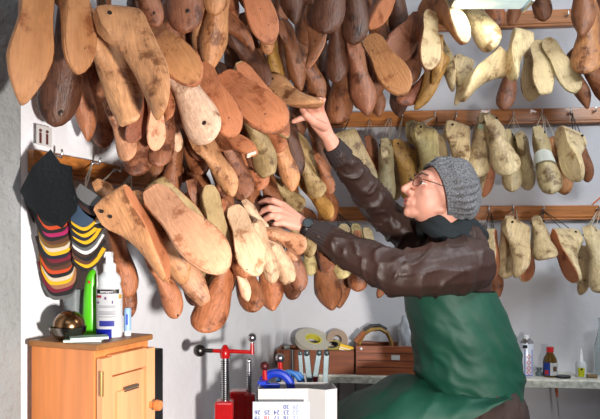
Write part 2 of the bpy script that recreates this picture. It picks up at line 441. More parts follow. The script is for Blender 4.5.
def add_last(row, group=None, move=True, cord=None, cordm=None, hole=None, mark=False, base=None):
    tx, ty, hx, hy, roll, w, colr, toe, dz, tilt, label = row[:11]
    d = (base if base is not None else front((tx+hx)/2)+dz)
    d0 = d
    for k in range(60):
        M, L = mat_of(row, d); sp = spheres(M, L); mid = M @ Vector((0, .45, .15))
        if not move: break
        if not wall_clear(sp): d -= .02; M, L = mat_of(row, d); sp = spheres(M, L); break
        if not hit(sp, mid): break
        d += .015
    placed.append((mid, sp))
    i = len(placed); side = 1 if (i*7+int(tx)) % 2 else -1
    pitch = (.07, .10, .15)[(i*5+int(ty)) % 3]
    me, ms = geo(toe, side, pitch)
    loc, rot, sc = M.decompose()
    r = bpy.data.objects.new('shoe_last', None); COL.objects.link(r); r.empty_display_size = .03
    r.location = loc; r.rotation_mode = 'QUATERNION'; r.rotation_quaternion = rot; r.scale = sc
    tag(r, label, 'shoe last', group)
    rnd = random.Random(i*13)
    base_c = lin(PAL[colr]); j = rnd.uniform(.88, 1.12); jc = rnd.uniform(-.05, .05)
    bc = (min(1, base_c[0]*j), min(1, base_c[1]*j*(1+jc)), min(1, base_c[2]*j*(1+jc*2)), 1)
    so = lin(PAL[row[11] if len(row) > 11 and row[11] else SOLEC[colr]]); j = rnd.uniform(.9, 1.1)
    sc_ = tuple(min(1, x*j) for x in so[:3])+(1,)
    b = bpy.data.objects.new('last_body', me); COL.objects.link(b); b.parent = r; b.color = bc
    s = bpy.data.objects.new('sole', ms); COL.objects.link(s); s.parent = r; s.color = sc_
    if hole:
        for (hs, hz) in (hole if isinstance(hole, list) else [(.14, .36)]):
            h = bpy.data.objects.new('cord_hole', me_hole); COL.objects.link(h); h.parent = r; h.location = (0, hs, hz)
    if mark:
        h = bpy.data.objects.new('nail_mark', me_mark); COL.objects.link(h); h.parent = r
        h.location = (0, mark, lerp_tab(TOPZ, mark)+.004)
    if cord is not None:
        Mi = M.inverted(); hp = M @ Vector((0, .14, .36))
        up = Vector((0, -.004, 0)); bm = B(); sd = (M.to_3x3() @ Vector((1, 0, 0))).normalized()*.055*L
        top = Vector(cord)
        for sg in (1, -1):
            pts = [hp, hp+sd*sg*1.05, hp.lerp(top, .35)+sd*sg*.9, hp.lerp(top, .75)+sd*sg*.4, top]
            tube(bm, [Mi @ p for p in pts], .0016/L, 5)
        me3 = bpy.data.meshes.new('hanging_cord'); bm.to_mesh(me3); bm.free(); link('hanging_cord', me3, cordm or M_string, r)
    return r, M

# one row per last: toe x,y, heel x,y (bearings), roll (0 sole to the viewer, 180 instep), ball width, colour, toe, depth layer, tilt, label
G = 'shoe lasts hanging on the left wall'
ROWS = [
 (27,107,40,-38,12,44,'am','point',0,1,'amber last with its sole facing out, leftmost against the grey wall','am'),
 (59,127,76,-12,176,43,'db','round',.06,1,'dark brown round-toed last with nail mark, right of the leftmost amber last'),
 (80,76,72,-50,28,21,'am','round',-.03,1,'narrow amber last whose sole tip overlaps the dark round-toed last at top left','am'),
 (84,141,76,50,160,20,'or','point',.10,1,'slim orange last with pointed toe between the dark last and the salmon toes'),
 (107,147,92,45,168,24,'or','round',.13,1,'orange last just above the left hook rail, right of the slim pointed one'),
 (122,124,103,22,152,38,'tn','square',.04,1,'tan last with blunt squared toe facing down, left of the green-corded last'),
 (158,112,136,14,118,40,'tn','square',-.04,1,'wide tan last on a green cord, its cone top towards the ceiling','tn'),
 (194,90,140,12,8,37,'or','round',.02,1,'dotted orange-brown sole, rounded toe over the white pointed last','am'),
 (213,137,172,66,172,39,'pl','round',.03,1,'pale pinkish-white last with round nail mark near its tip'),
 (231,141,200,62,2,33,'or','round',.05,1,'orange sole with tack holes directly right of the pale pinkish-white last','or'),
 (278,137,222,72,16,42,'or','round',.0,1,'large orange sole with two tack holes, below left of the held last','or'),
 (289,138,238,62,38,26,'ol','slim',.07,1,'slim olive-tan last edging the large orange sole'),
 (212,73,222,-32,176,29,'tn','point',.05,1,'light tan last with pointed toe hanging above the dotted soles'),
 (218,14,208,-72,176,26,'tn','round',-.01,1,'tan toe at the top edge overlapping the light tan pointed last'),
 (190,29,180,-60,176,36,'dp','round',.03,1,'pinkish-brown last with broad round toe and nail mark at the top edge'),
 (160,25,128,-45,172,24,'dp','round',.0,1,'small brown last with marked toe at the top edge, left of the broad round toe'),
 (166,50,176,-20,178,30,'br','round',.12,1,'brown last behind the marked small toe at the upper left'),
 (195,58,206,-5,165,20,'tn','point',.10,1,'narrow tan last peeking left of the light tan pointed toe'),
 (253,50,214,2,120,20,'br','point',.08,1,'brown last with sharp toe pointing right under the big dotted sole'),
 (275,44,236,-42,12,31,'or','round',.0,1,'long orange sole slanting down right at the top centre','or'),
 (271,54,258,-2,175,13,'tn','round',.10,1,'small tan round toe under the tip of the long slanting orange sole'),
 (232,30,224,-34,10,22,'or','round',.12,1,'orange sole tucked behind the tan pointed last and the slanting sole','or'),
 (262,90,238,30,150,24,'db','square',.16,1,'dark brown last below the slanting orange sole'),
 (276,92,270,30,172,18,'oy','round',.16,1,'dark olive last hanging left of the centre gap'),
 (292,24,282,-52,170,26,'db','point',-.02,1,'dark brown last with split pointed toe at the top edge'),
 (303,15,300,-60,160,14,'or','round',-.05,1,'small orange-tan toe at the top edge left of the dark round lasts'),
 (303,90,284,22,170,20,'br','point',.06,1,'long brown pointed last above the held last'),
 (306,66,330,14,95,22,'br','slim',-.12,1,'brown last seen from the side with arched instep, under the dark round toe'),
 (329,31,334,-50,176,34,'db','round',-.2,1,'dark glossy last with big round toe at the top edge, left of its twin'),
 (350,43,356,-40,174,29,'db','round',-.14,1,'dark glossy last with orange-rimmed toe, right of its twin'),
 (340,82,336,8,176,25,'db','round',-.08,1,'dark brown last hanging under the dark round twins'),
 (324,103,300,48,165,21,'br','point',-.02,1,'brown last whose toe points at the raised hand'),
 (341,121,344,55,178,27,'br','round',-.02,1,'brown last just above the raised forearm'),
 (364,115,354,44,176,26,'dp','point',-.08,1,'grey-brown last with narrow toe right of the raised hand'),
 (369,103,390,52,160,18,'bo','round',.06,1,'orange-brown toe behind the grey-brown narrow last'),
 (401,99,370,34,8,31,'am','round',-.06,1,'ochre sole facing out, hanging toe down in front of the grey wall gap','am'),
 (382,59,428,14,4,31,'ro','round',-.1,1,'reddish sole slanting with its toe to the lower left','dp'),
 (366,31,402,-30,55,26,'bo','slim',-.1,1,'orange-brown last with sole edge on, pointing down left at the top'),
 (408,84,416,28,176,26,'dp','round',.0,1,'pinkish-brown toe between the ochre sole and the yellow-tipped last'),
 (423,71,432,10,22,24,'br','round',-.12,1,'brown last with pale yellow forefoot sole','ye'),
 (401,103,432,80,150,20,'ro','round',.1,1,'reddish brown last lying almost level under the pinkish-brown toe'),
 (432,84,444,36,110,14,'oy','slim',-.02,1,'thin tan last edge left of the pale wedge'),
 (415,109,447,56,120,17,'oy','slim',.03,1,'slim tan last with dark tip pointing down left over the grey wall'),
 (463,47,438,-16,60,28,'am','round',-.16,1,'brown last with a pale yellow flank under the tube lamp','ye'),
 (489,51,466,-4,160,27,'ye','round',-.14,1,'round-toed pale yellow last hanging right under the tube lamp'),
 (450,88,444,36,95,22,'ye','square',-.02,1,'pale yellow blunt last left of the big pale wedge'),
 (466,101,494,46,-74,46,'ye','round',-.12,1,'big pale yellow last, cone up right, below the tube lamp','ye'),
 (453,105,472,60,110,17,'ye','slim',-.04,1,'slim pale yellow last reaching down left to the grey wall','ye'),
 (519,78,510,30,-60,22,'ye','round',-.2,1,'cream last with flared cone, leftmost of the four by the top rail','ye'),
 (506,109,512,56,176,19,'dp','round',-.06,1,'dark greyish last with round toe behind the cream last with flared cone'),
 (527,102,534,38,6,22,'ye','round',-.08,1,'yellow-tan sole with dark rim hanging above the middle rail','ye'),
 (549,95,536,40,10,21,'ye','square',-.12,1,'yellow-tan square-ended sole between two rounder soles','ye'),
 (573,95,547,36,14,22,'yg','round',-.16,1,'long yellow-green sole slanting right above the middle rail','ye'),
 (585,110,566,56,150,16,'bo','point',-.02,1,'orange-brown narrow toe touching the middle rail at the right'),
 (580,72,592,14,172,29,'am','round',-.25,1,'tan last with smooth round toe near the right edge'),
 (578,36,586,-34,170,24,'bo','point',-.3,1,'orange-brown last with pointed toe at the top right'),
 (600,50,606,-10,172,24,'dp','round',-.22,1,'pinkish-brown toe cut by the right edge'),
 (607,98,582,52,150,20,'bo','square',-.02,1,'orange-brown last slanting out of the right edge'),
 (542,21,534,-34,176,19,'bo','round',-.1,1,'dark orange round toe in front of the top rail'),
 (513,25,520,-24,170,14,'bo','square',-.02,1,'narrow dark orange last in front of the top rail'),
 (493,27,492,-26,176,20,'bo','round',.0,1,'brown last between the tube lamp and the top rail'),
 # middle of the mass
 (151,151,158,88,18,20,'pk','round',.03,1,'salmon sole standing upright above the left rail','pk'),
 (129,144,152,84,32,22,'ro','round',.05,1,'brick-red sole slanting left beside the upright salmon sole','ro'),
 (130,158,116,110,160,22,'pk','round',.10,1,'salmon toe hanging below the toe-up tan last'),
 (138,174,148,112,172,28,'dp','round',.13,1,'tan-brown round toe lowest above the left rail'),
 (160,165,170,106,170,24,'dp','round',.12,1,'shaded brown round toe right of the tan-brown one'),
 (176,152,166,100,175,15,'pl','round',.12,1,'narrow pale pink last with nail mark below the dotted orange-brown sole'),
 (169,117,160,78,140,22,'or','square',.08,1,'orange block-ended last under the tan corded last'),
 (211,153,176,110,172,30,'dp','round',.16,1,'pinkish-brown toe under the pale pinkish-white last'),
 (171,202,176,142,178,21,'br','point',.16,1,'upright brown last below the narrow pale pink one'),
 (200,174,182,136,172,20,'br','round',.20,1,'brown toe under the pinkish-brown toe'),
 (200,194,188,150,176,22,'bo','round',.2,1,'orange-brown toe behind the olive heel pad'),
 (229,198,206,136,150,23,'tn','slim',.1,1,'tan-brown last with ridged side slanting to the black gap'),
 (248,196,230,150,172,25,'dp','round',.12,1,'pinkish-brown crinkled toe above the lower hand'),
 (252,158,214,126,45,20,'or','square',.10,1,'orange and olive last with whitish squared tip','or'),
 (262,174,222,144,40,16,'or','square',.14,1,'lower orange last with small whitish tip'),
 (271,173,250,116,172,26,'ol','square',.08,1,'olive-tan last with pinkish blunt toe'),
 (279,152,260,112,170,20,'or','round',.14,1,'small orange toe under the large orange sole'),
 (263,188,250,148,176,25,'or','round',.20,1,'orange round toe below the olive-tan blunt toe'),
 (289,192,278,130,160,21,'tn','slim',.12,1,'tan-brown last with long curved side left of the glossy olive last'),
 (317,179,298,138,172,22,'ol','round',.14,1,'glossy olive-brown last in the gap between the two arms'),
 (298,176,286,116,176,23,'db','round',.12,1,'dark brown last in shade under the held last'),
 (332,193,320,160,172,14,'bo','round',.0,1,'small orange-brown toe touching the raised sleeve'),
 (318,197,304,164,172,20,'ol','round',.06,1,'dark olive toe below the glossy olive-brown last'),
 (332,216,306,184,165,17,'oy','round',.14,1,'olive-yellow last slanting down right behind the lower wrist'),
 (299,212,278,182,165,24,'ol','round',.24,1,'olive round last end behind the lower hand'),
 # lower part
 (126,298,112,216,176,26,'or','round',.24,1,'orange last with worn brown forefoot behind the spray bottle'),
 (131,318,122,250,172,18,'or','round',.32,1,'orange toe lowest behind the small blue tube'),
 (118,224,106,186,150,20,'tn','square',.06,1,'tan cone end hanging from a string at the left rail'),
 (166,283,122,186,66,30,'tn','slim',-.02,1,'olive-tan last with narrow orange sole on a string','or'),
 (180,286,138,190,140,30,'tn','round',.05,1,'tan last with two cord holes beside the narrow orange sole'),
 (207,303,150,222,158,27,'pk','square',.06,1,'long pink-tan last with squared toe pointing down right'),
 (222,278,150,186,6,43,'pk','round',-.06,1,'biggest salmon sole in the middle of the lower mass','pk'),
 (206,244,164,176,120,24,'ol','round',.05,1,'olive-tan last edging the top of the biggest salmon sole'),
 (222,272,210,184,18,27,'ol','round',.0,1,'olive last seen from below with round heel pad up','ol'),
 (210,252,194,184,172,24,'dp','round',.12,1,'purplish brown last left of the round heel pad'),
 (243,278,226,204,170,26,'or','round',-.02,1,'orange-pink last with two small holes near the toe'),
 (262,276,232,203,4,29,'cr','round',-.08,1,'long cream sole below the lower hand','cr'),
 (271,284,258,220,172,17,'cr','round',-.02,1,'narrow cream toe right of the long cream sole'),
 (286,283,270,234,168,21,'cr','square',.0,1,'cream blunt toe between narrow cream toe and brown-pink toe'),
 (262,236,249,206,172,17,'cr','round',.06,1,'round cream end under the fingers of the lower hand'),
 (306,245,270,233,178,24,'pk','round',-.06,1,'pink last lying level in the lower hand'),
 (313,254,296,222,150,18,'ol','round',.0,1,'olive-tan last tip beside the watch'),
 (303,290,290,240,172,18,'dp','round',.02,1,'brown-pink last under the level pink last'),
 (297,262,266,250,120,14,'pk','slim',.02,1,'thin pink last lying level under the pink last in hand'),
 (309,275,308,236,176,14,'yg','round',-.02,1,'small pale green-yellow toe below the watch'),
 (331,270,318,236,160,19,'dp','round',-.05,1,'pinkish toe poking out under the lower sleeve'),
 (341,278,334,236,172,21,'yg','round',.0,1,'yellow toe under the lower sleeve'),
 (328,309,320,246,176,27,'bo','point',.06,1,'orange-brown pointed last left of its longer neighbour under the sleeve'),
 (342,307,340,248,176,21,'bo','point',.14,1,'slender brown pointed last under the yellow toe'),
 (355,290,358,240,178,20,'bo','round',.05,1,'orange-brown round toe under the lower forearm'),
 (374,287,372,248,176,14,'bo','round',.05,1,'small toe left of the slanted one under the lower sleeve'),
 (379,297,386,272,150,9,'br','slim',.02,1,'thin slanted brown tip under the lower sleeve'),
 (392,296,392,262,176,14,'bo','round',.05,1,'last small toe under the lower sleeve near the apron'),
 (251,311,238,248,174,26,'bo','round',.06,1,'glossy orange-brown toe hanging over the corner of the walls'),
 (276,308,264,250,174,26,'or','point',.08,1,'orange pointed toe right of the glossy one above the clamps'),
 (207,331,228,262,172,34,'or','round',.02,1,'orange last with broad blunt toe, lowest of the whole mass'),
 (178,317,156,256,160,22,'or','round',.08,1,'orange last with small nail at its toe tip over the white wall'),
 (195,305,182,268,174,17,'db','round',.14,1,'small dark toe between two orange lasts at the bottom'),
 (210,296,196,258,150,24,'ol','round',.08,1,'olive flank under the biggest salmon sole'),
 (298,296,278,262,172,19,'db','round',.08,1,'dark brown toe under the cream blunt toe'),
 (249,300,236,262,165,12,'pl','slim',.0,1,'slim pale pink tip over the glossy orange-brown toe'),
]
M_tip = mat('whitish_wood', (226, 206, 186), .6)
rows_sorted = sorted(ROWS, key=lambda r: (front((r[0]+r[2])/2)+r[8]))
for r in rows_sorted:
    kw = {}
    lb = r[10]
    if 'nail mark' in lb or 'marked toe' in lb: kw['mark'] = .84
    if 'with nail mark, right of the leftmost' in lb: kw['mark'] = .9
    if 'green cord' in lb: kw.update(hole=True, cord=P(95, -20, 1.52), cordm=M_gstring)
    if 'narrow orange sole on a string' in lb: kw.update(hole=[(.14, .36), (.22, .3)], cord=LHK[3])
    if 'tan cone end hanging' in lb: kw.update(hole=True, cord=LHK[2])
    if 'two cord holes' in lb: kw.update(hole=[(.12, .3), (.26, .3)], cord=LHK[3])
    if 'small nail at its toe' in lb: kw['mark'] = .97
    if 'two small holes near the toe' in lb: kw['mark'] = .8
    o_, M_ = add_last(r, G, **kw)
    if 'whitish' in lb:
        bm = B(); box(bm, (0, .975, .05), (.16, .035, .075), bev=.012); ob('worn_tip', bm, M_tip, o_)

# the last in the raised hand
HELD = (321, 99, 266, 98, -78, 26, 'tn', 'round', 0, 1, 'tan last held level by the raised hand', 'tn')
add_last(HELD, None, move=False, base=1.93, hole=True)

# back wall rows
GB = 'shoe lasts hanging on the back wall rails'
BROWS = [  # + hook x,y, dark cord, base depth, hole
 (372,212,357,128,110,21,'gy','round',0,1,'grey-olive last at the left end of the middle rail',None,(350,119),1,2.62),
 (376,188,371,138,170,17,'bo','round',0,1,'orange-brown round-ended last second from the left under the middle rail',None,(370,119),0,2.8),
 (386,207,386,146,176,22,'gy','round',0,1,'grey-olive last on a pale string left of the brown cone',None,(388,118),0,2.65),
 (397,200,390,140,165,16,'ol','round',0,1,'olive narrow last touching the brown cone',None,(391,118),0,2.76),
 (405,196,410,146,120,22,'oy','round',0,1,'amber brown last with thin pointed cone in front of the face',None,(402,118),0,2.68),
 (411,182,420,132,150,22,'yg','round',0,1,'mossy yellow-green last with strings behind the face',None,(434,117),0,2.76),
 (422,184,434,131,118,24,'yg','round',0,1,'pale green-yellow last above the front of the beanie',None,(434,117),0,2.64),
 (438,186,444,136,130,17,'ye','round',0,1,'narrow pale last just over the beanie',None,(436,117),1,2.72),
 (452,178,468,128,105,24,'ye','round',0,1,'cream last on a black cord over the beanie',None,(455,114),1,2.66),
 (473,175,484,124,176,24,'ye','round',0,1,'cream last with green paper patch left of its twin',None,(487,117),1,2.64),
 (506,175,493,124,176,27,'ye','round',0,1,'cream last right of the one with the green patch',None,(487,117),1,2.60),
 (481,198,494,146,60,18,'ye','round',0,1,'cream last behind the twins with its orange sole edge showing','or',(490,117),1,2.72),
 (509,191,510,136,172,20,'gy','round',0,1,'grey-tan last with two holes under the middle rail',None,(511,117),0,2.66),
 (531,190,519,132,176,18,'gy','round',0,1,'slim grey-tan last with long heel strap shape',None,(512,117),0,2.62),
 (549,193,541,138,176,23,'gy','round',0,1,'last with a white paper band round its middle',None,(539,115),0,2.60),
 (563,195,553,138,176,19,'am','round',0,1,'last with an orange toe right of the paper band one',None,(541,115),0,2.68),
 (581,183,560,128,-40,24,'ye','round',0,1,'large beige last seen from the side near the right end of the middle rail','ye',(567,113),1,2.6),
 (589,182,580,140,150,14,'bo','round',0,1,'orange tip behind the large beige last',None,(569,113),1,2.72),
 (487,280,499,230,70,18,'ye','round',0,1,'beige last touching the brown jacket under the lower rail','or',(487,211),1,2.64),
 (502,278,510,218,178,20,'ye','round',0,1,'beige last with paddle-shaped toe under the lower rail',None,(511,209),0,2.68),
 (513,277,525,226,120,22,'ye','round',0,1,'beige last with drilled cone in front of the paddle-shaped one',None,(512,209),0,2.60),
 (522,283,532,244,40,18,'ye','round',0,1,'orange sole edge behind the beige last with drilled cone','or',(514,209),0,2.70),
 (531,248,541,222,150,12,'ye','slim',0,1,'thin beige last close to the hook of the lower rail',None,(541,210),1,2.70),
 (542,257,541,234,170,26,'ye','square',0,1,'short beige last pointing its orange end at the viewer','or',(541,210),1,2.66),
 (583,278,553,232,-55,24,'ye','round',0,1,'beige last with broad orange sole slanting right','or',(541,210),1,2.62),
 (580,295,588,246,130,15,'ye','round',0,1,'orange-beige last with long arch at the lower right','or',(593,210),0,2.68),
 (604,290,597,236,160,26,'ye','round',0,1,'beige last cut by the right edge below the lower rail',None,(596,210),0,2.64),
 (498,297,497,258,172,13,'bo','square',0,1,'orange toe behind the beige lasts next to the apron',None,(489,211),1,2.72),
 (344,262,344,222,8,16,'ye','round',0,1,'first of the pale heel ends framed by the two arms','ye',(338,211),1,2.6),
 (357,264,357,222,14,16,'yg','round',0,1,'middle one of the pale heel ends framed by the two arms','yg',(338,211),1,2.64),
 (370,266,368,226,20,15,'ye','round',0,1,'rightmost pale heel end framed by the two arms','ye',(338,211),1,2.66),
]
patch_m = mat('green_paper', (186, 208, 178), .8); paper_m = mat('white_paper', (235, 238, 232), .8)
for r in sorted(BROWS, key=lambda r: r[14]):
    hk = on_back(r[12][0], r[12][1]+2, .05)
    o, M = add_last(r[:12], GB, move=True, cord=hk, cordm=M_dstring if r[13] else M_string, hole=True, base=r[14])
    if 'paper band' in r[10] and 'right' not in r[10]:
        bm = B(); ring = []
        for y in (.42, .56):
            q = []
            for k in range(20):
                a = 2*math.pi*k/20; zt = lerp_tab(TOPZ, y)+.05
                q.append(bm.verts.new((math.cos(a)*(lerp_tab(TOE['round'], y)+.006), y, zt*.5-.01+math.sin(a)*(zt*.5+.002))))
            ring.append(q)
        for k in range(20): bm.faces.new((ring[0][k], ring[0][(k+1) % 20], ring[1][(k+1) % 20], ring[1][k]))
        bmesh.ops.solidify(bm, geom=bm.faces[:], thickness=.006)
        ob('paper_band', bm, paper_m, o, True)
    if 'with green paper patch' in r[10]:
        bm = B(); box(bm, (0, .30, .40), (.10, .14, .012)); ob('paper_patch', bm, patch_m, o)
# deep filler of the hanging mass: brown lasts added to darken its gaps
GF = 'shoe lasts deep in the hanging mass'
rf = random.Random(3); cnt = 0
for gx in range(112, 420, 24):
    for gy in range(12, 300, 36):
        x = gx+rf.uniform(-8, 8); y = gy+rf.uniform(-10, 10)
        if gx < 200 and y > 225 or gx > 330 and y > 95: continue
        if gx > 250 and y > 262 or gx > 300 and y > 250: continue
        if gx < 140 and y > 120 and y < 190: continue
        r = (x, y+28, x-rf.uniform(0, 14), y-24, rf.choice((150, 172, 178, 190)), 20, rf.choice(('br', 'db', 'br', 'bo')), rf.choice(('round', 'point', 'slim')), .0, 1,
             'brown wooden last deep in the hanging mass, mostly hidden behind nearer lasts')
        add_last(r, GF, base=front(x)+.24); cnt += 1
# ---------------------------------------------------------------- cabinet at the left and what stands on it
d1 = Vector((.425, 1, 0)).normalized(); d2 = Vector((-.92, .39, 0)).normalized()
ZC = EYE-95/FP*1.45; C0 = Vector((-.457, 1.45, ZC)); Wd = .198; Dp = .19
cab = thing('cabinet', 'small orange pine cabinet with panelled door at the lower left', 'cabinet', Vector((C0.x, C0.y, 0)))
MC = basis(d2, d1, Vector((0, 0, 1)))            # local x: away from the door, y: along the door
bm = B(); box(bm, (Dp/2, Wd/2, ZC/2-.006), (Dp-.004, Wd, ZC-.012), MC, bev=.002); ob('carcass', bm, M_cab, cab)
bm = B(); box(bm, (Dp/2-.004, Wd/2, ZC-.006), (Dp+.012, Wd+.01, .014), MC, bev=.003); ob('top_board', bm, M_cabtop, cab)
bm = B(); DH = ZC-.03; zc = DH/2
for (cy, cz, sy, sz) in ((.018, zc, .034, DH), (Wd-.018, zc, .034, DH), (Wd/2, DH-.02, Wd-.07, .046), (Wd/2, .03, Wd-.07, .06)):
    box(bm, (-.011, cy, cz), (.018, sy, sz), MC, bev=.002)
door = ob('door', bm, M_cabd, cab)
bm = B(); box(bm, (-.004, Wd/2, zc-.004), (.012, Wd-.068, DH-.09), MC); box(bm, (-.012, Wd/2+.002, zc-.01), (.010, Wd-.11, DH-.15), MC, bev=.004); ob('panel', bm, M_cabd, door)
bm = B(); box(bm, (-.019, .105, ZC-.112), (.005, .052, .006), MC, bev=.001); box(bm, (-.0185, .105, ZC-.118), (.004, .052, .002), MC); ob('inlaid_slot', bm, mat('slot_grey', (105, 95, 85), .5, .5), door)
bm = B(); M = MC @ Matrix.Translation((-.02, -.002, ZC-.085)); tube(bm, [M @ Vector((0, 0, .028)), M @ Vector((0, 0, -.028))], .004, 10); box(bm, (-.017, .006, ZC-.085), (.003, .012, .05), MC); ob('hinge', bm, M_brass, door, True)
bm = B(); lathe(bm, [(0, 0), (.009, 0), (.008, .01), (.014, .018), (.012, .028), (0, .03)], n=16, M=MC @ Matrix.Translation((-.02, Wd-.02, ZC-.17)) @ Matrix.Rotation(R(-90), 4, 'Y')); ob('knob', bm, M_cab, door, True)

def stand(px, y):   # where an upright thing stands on the cabinet top
    return Vector(((px-300)/FP*y, y, ZC+.0015))
# spray bottle
bp = stand(109.5, 1.575)
sb = thing('spray_bottle', 'white spray bottle with printed label on the pine cabinet', 'bottle', bp)
M_pe = mat('milky_plastic', (222, 228, 232), .3, trans=.15)
bm = B(); lathe(bm, [(0, 0), (.029, 0), (.031, .004), (.031, .105), (.029, .118), (.026, .128), (.028, .137), (.026, .147), (.016, .158), (.013, .162), (.0, .162)], n=32, sx=1, sy=.72); ob('bottle_body', bm, M_pe, sb, True, 50)
bm = B(); lathe(bm, [(0, .158), (.0155, .158), (.0155, .176), (.012, .180), (0, .180)], n=24); ob('collar', bm, M_white, sb, True)
bm = B(); lathe(bm, [(0, .178), (.009, .178), (.009, .192), (0, .192)], n=16); box(bm, (-.001, -.005, .199), (.018, .026, .016), bev=.004); box(bm, (0, -.02, .187), (.006, .004, .016), bev=.0015)
ob('spray_head', bm, M_white, sb)
bm = B(); Nn = 20; th0, th1 = -2.45, -.55
def labelstrip(z0, z1, r=.0318, t0=th0, t1=th1):
    bm = B(); rr = []
    for k in range(Nn+1):
        a = t0+(t1-t0)*k/Nn; q = []
        for z in (z0, z1):
            q.append(bm.verts.new((r*math.cos(a), r*.72*math.sin(a), z)))
        rr.append(q)
    for a, b in zip(rr, rr[1:]): bm.faces.new((a[0], b[0], b[1], a[1]))
    bmesh.ops.solidify(bm, geom=bm.faces[:], thickness=-.0006); return bm
lab = ob('label', labelstrip(.022, .118, .0318, -2.9, -.25), mat('label_white', (240, 240, 242), .6), sb)
ob('label_band', labelstrip(.106, .116, .0324, -2.5, -.6), M_black, lab)
ob('label_band', labelstrip(.0, .021, .0318, -2.9, -1.2), mat('blue_base', (22, 40, 190), .4), lab)
ob('label_print', labelstrip(.028, .041, .0324, -2.2, -1.0), mat('blue_print', (70, 80, 190), .5), lab)
ob('label_print', labelstrip(.096, .102, .0324, -2.6, -2.0), mat('red_print', (200, 40, 50), .5), lab)
ob('label_print', labelstrip(.094, .104, .0324, -.62, -.3), mat('yellow_print', (240, 190, 60), .5), lab)
ob('label_print', labelstrip(.092, .098, .0324, -1.75, -1.6), mat('purple_print', (130, 60, 140), .5), lab)
ob('label_print', labelstrip(.082, .089, .0324, -1.2, -1.1), mat('purple_print', (110, 60, 150), .5), lab)
ob('label_print', labelstrip(.082, .087, .0324, -2.5, -2.2), mat('violet_print', (150, 120, 180), .5), lab)
Mg = mat('grey_print', (150, 150, 165), .5)
for z in (.076, .073, .062, .059, .056, .050): ob('label_print', labelstrip(z, z+.0012, .0324, -2.3, -.9), Mg, lab)
text('label_text', 'tempgen', .0088, Matrix.Translation((0, -.0240, .111)) @ Matrix.Rotation(R(90), 4, 'X'), M_white, lab, .0003)
# green bottle
gb = thing('green_bottle', 'slim bright green bottle between the metal bowl and the spray bottle', 'bottle', stand(90, 1.60), rz=R(-8))
M_gr = mat('bright_green_plastic', (88, 200, 30), .3, var=.05, trans=.1)
bm = B(); rings = []
for z, rx, ry, ox in ((0, .016, .013, 0), (.004, .0185, .014, 0), (.05, .018, .014, 0), (.09, .0165, .013, .0), (.12, .015, .012, .001), (.14, .0135, .011, .003), (.152, .011, .009, .005), (.160, .007, .006, .007), (.163, .002, .002, .008)):
    rings.append([bm.verts.new((ox+rx*math.cos(2*math.pi*k/20), ry*math.sin(2*math.pi*k/20), z)) for k in range(20)])
for a, b in zip(rings, rings[1:]):
    for k in range(20): bm.faces.new((a[k], a[(k+1) % 20], b[(k+1) % 20], b[k]))
bm.faces.new(rings[0][::-1]); bm.faces.new(rings[-1]); ob('bottle_body', bm, M_gr, gb, True, 60)
bm = B(); box(bm, (.004, -.0128, .132), (.006, .002, .006), bev=.0008); ob('red_mark', bm, mat('red_dot', (210, 30, 50), .4), gb)
# metal tin bowl and lid
bw = thing('metal_bowl', 'round dark metal bowl with a domed lid tipped into it on the cabinet', 'bowl', stand(68, 1.525))
M_tin = mat('worn_tin', (120, 112, 104), .22, 1, var=.25, scale=12)
bm = B(); lathe(bm, [(0, 0), (.022, 0), (.026, .003), (.039, .016), (.042, .028), (.043, .031), (.040, .031), (.038, .018), (.02, .005), (0, .004)], n=36); ob('bowl', bm, M_tin, bw, True, 60)
M = Matrix.Translation((.002, .002, .034)) @ Matrix.Rotation(R(24), 4, 'X') @ Matrix.Rotation(R(8), 4, 'Y')
bm = B(); prof = [(.036*math.cos(a), .034*math.sin(a)) for a in [R(x) for x in range(-10, 90, 8)]]+[(.001, .034)]
lathe(bm, [(0, -.006)]+prof, n=36, M=M); ob('lid', bm, mat('bronze_tin', (128, 96, 66), .25, 1, var=.4, scale=9), bw, True, 60)
# beaker
bk = thing('plastic_beaker', 'grey translucent beaker behind the metal bowl', 'beaker', stand(74, 1.635))
bm = B(); lathe(bm, [(0, 0), (.021, 0), (.0265, .108), (.0275, .112), (.026, .112), (.0195, .003), (0, .003)], n=28); ob('cup', bm, mat('grey_clear', (150, 158, 160), .25, trans=.45), bk, True, 60)
# blue tube
bt = thing('small_tube', 'small pale blue tube standing right of the spray bottle', 'tube', stand(127.5, 1.60))
bm = B(); lathe(bm, [(0, .012), (.0085, .012), (.009, .02), (.009, .062), (.007, .068), (0, .069)], n=20); ob('tube_body', bm, mat('pale_blue', (150, 185, 225), .35), bt, True, 50)
bm = B(); lathe(bm, [(0, 0), (.0088, 0), (.0088, .012), (0, .0121)], n=20); ob('cap', bm, M_white, bt, True, 50)
bm = B(); box(bm, (.001, -.009, .04), (.005, .001, .026)); ob('label', bm, mat('tube_blue', (60, 90, 190), .5), bt)
# booklets
M_bk = mat('green_grey_cover', (150, 176, 160), .6)
for k, (px, rr, lb) in enumerate(((84, 8, 'grey-green booklet lying under the other booklet at the cabinet edge'), (89, 22, 'grey-green booklet on top with white pages, in front of the bottles'))):
    q = stand(px, 1.502-.004*k); bk_ = thing('booklet', lb, 'booklet', q+Vector((.0, 0, .0062*k)), rz=R(rr), group='booklets')
    bm = B(); box(bm, (0, 0, .0025), (.082, .045, .004)); ob('pages', bm, M_white, bk_)
    bm = B(); box(bm, (0, 0, .0051), (.084, .047, .0009)); box(bm, (0, 0, .0004), (.084, .047, .0008)); ob('cover', bm, M_bk, bk_)
# small black hook at the cabinet's left end
hp = on_left(33, 352, .003); t = thing('wall_clip', 'small black loop on the wall at the left end of the cabinet', 'clip', hp)
bm = B(); tube(bm, [(.006*math.cos(a), 0, .011*math.sin(a)) for a in [2*math.pi*k/16 for k in range(16)]], .0022, 6, True); ob('loop', bm, M_black, t, True)
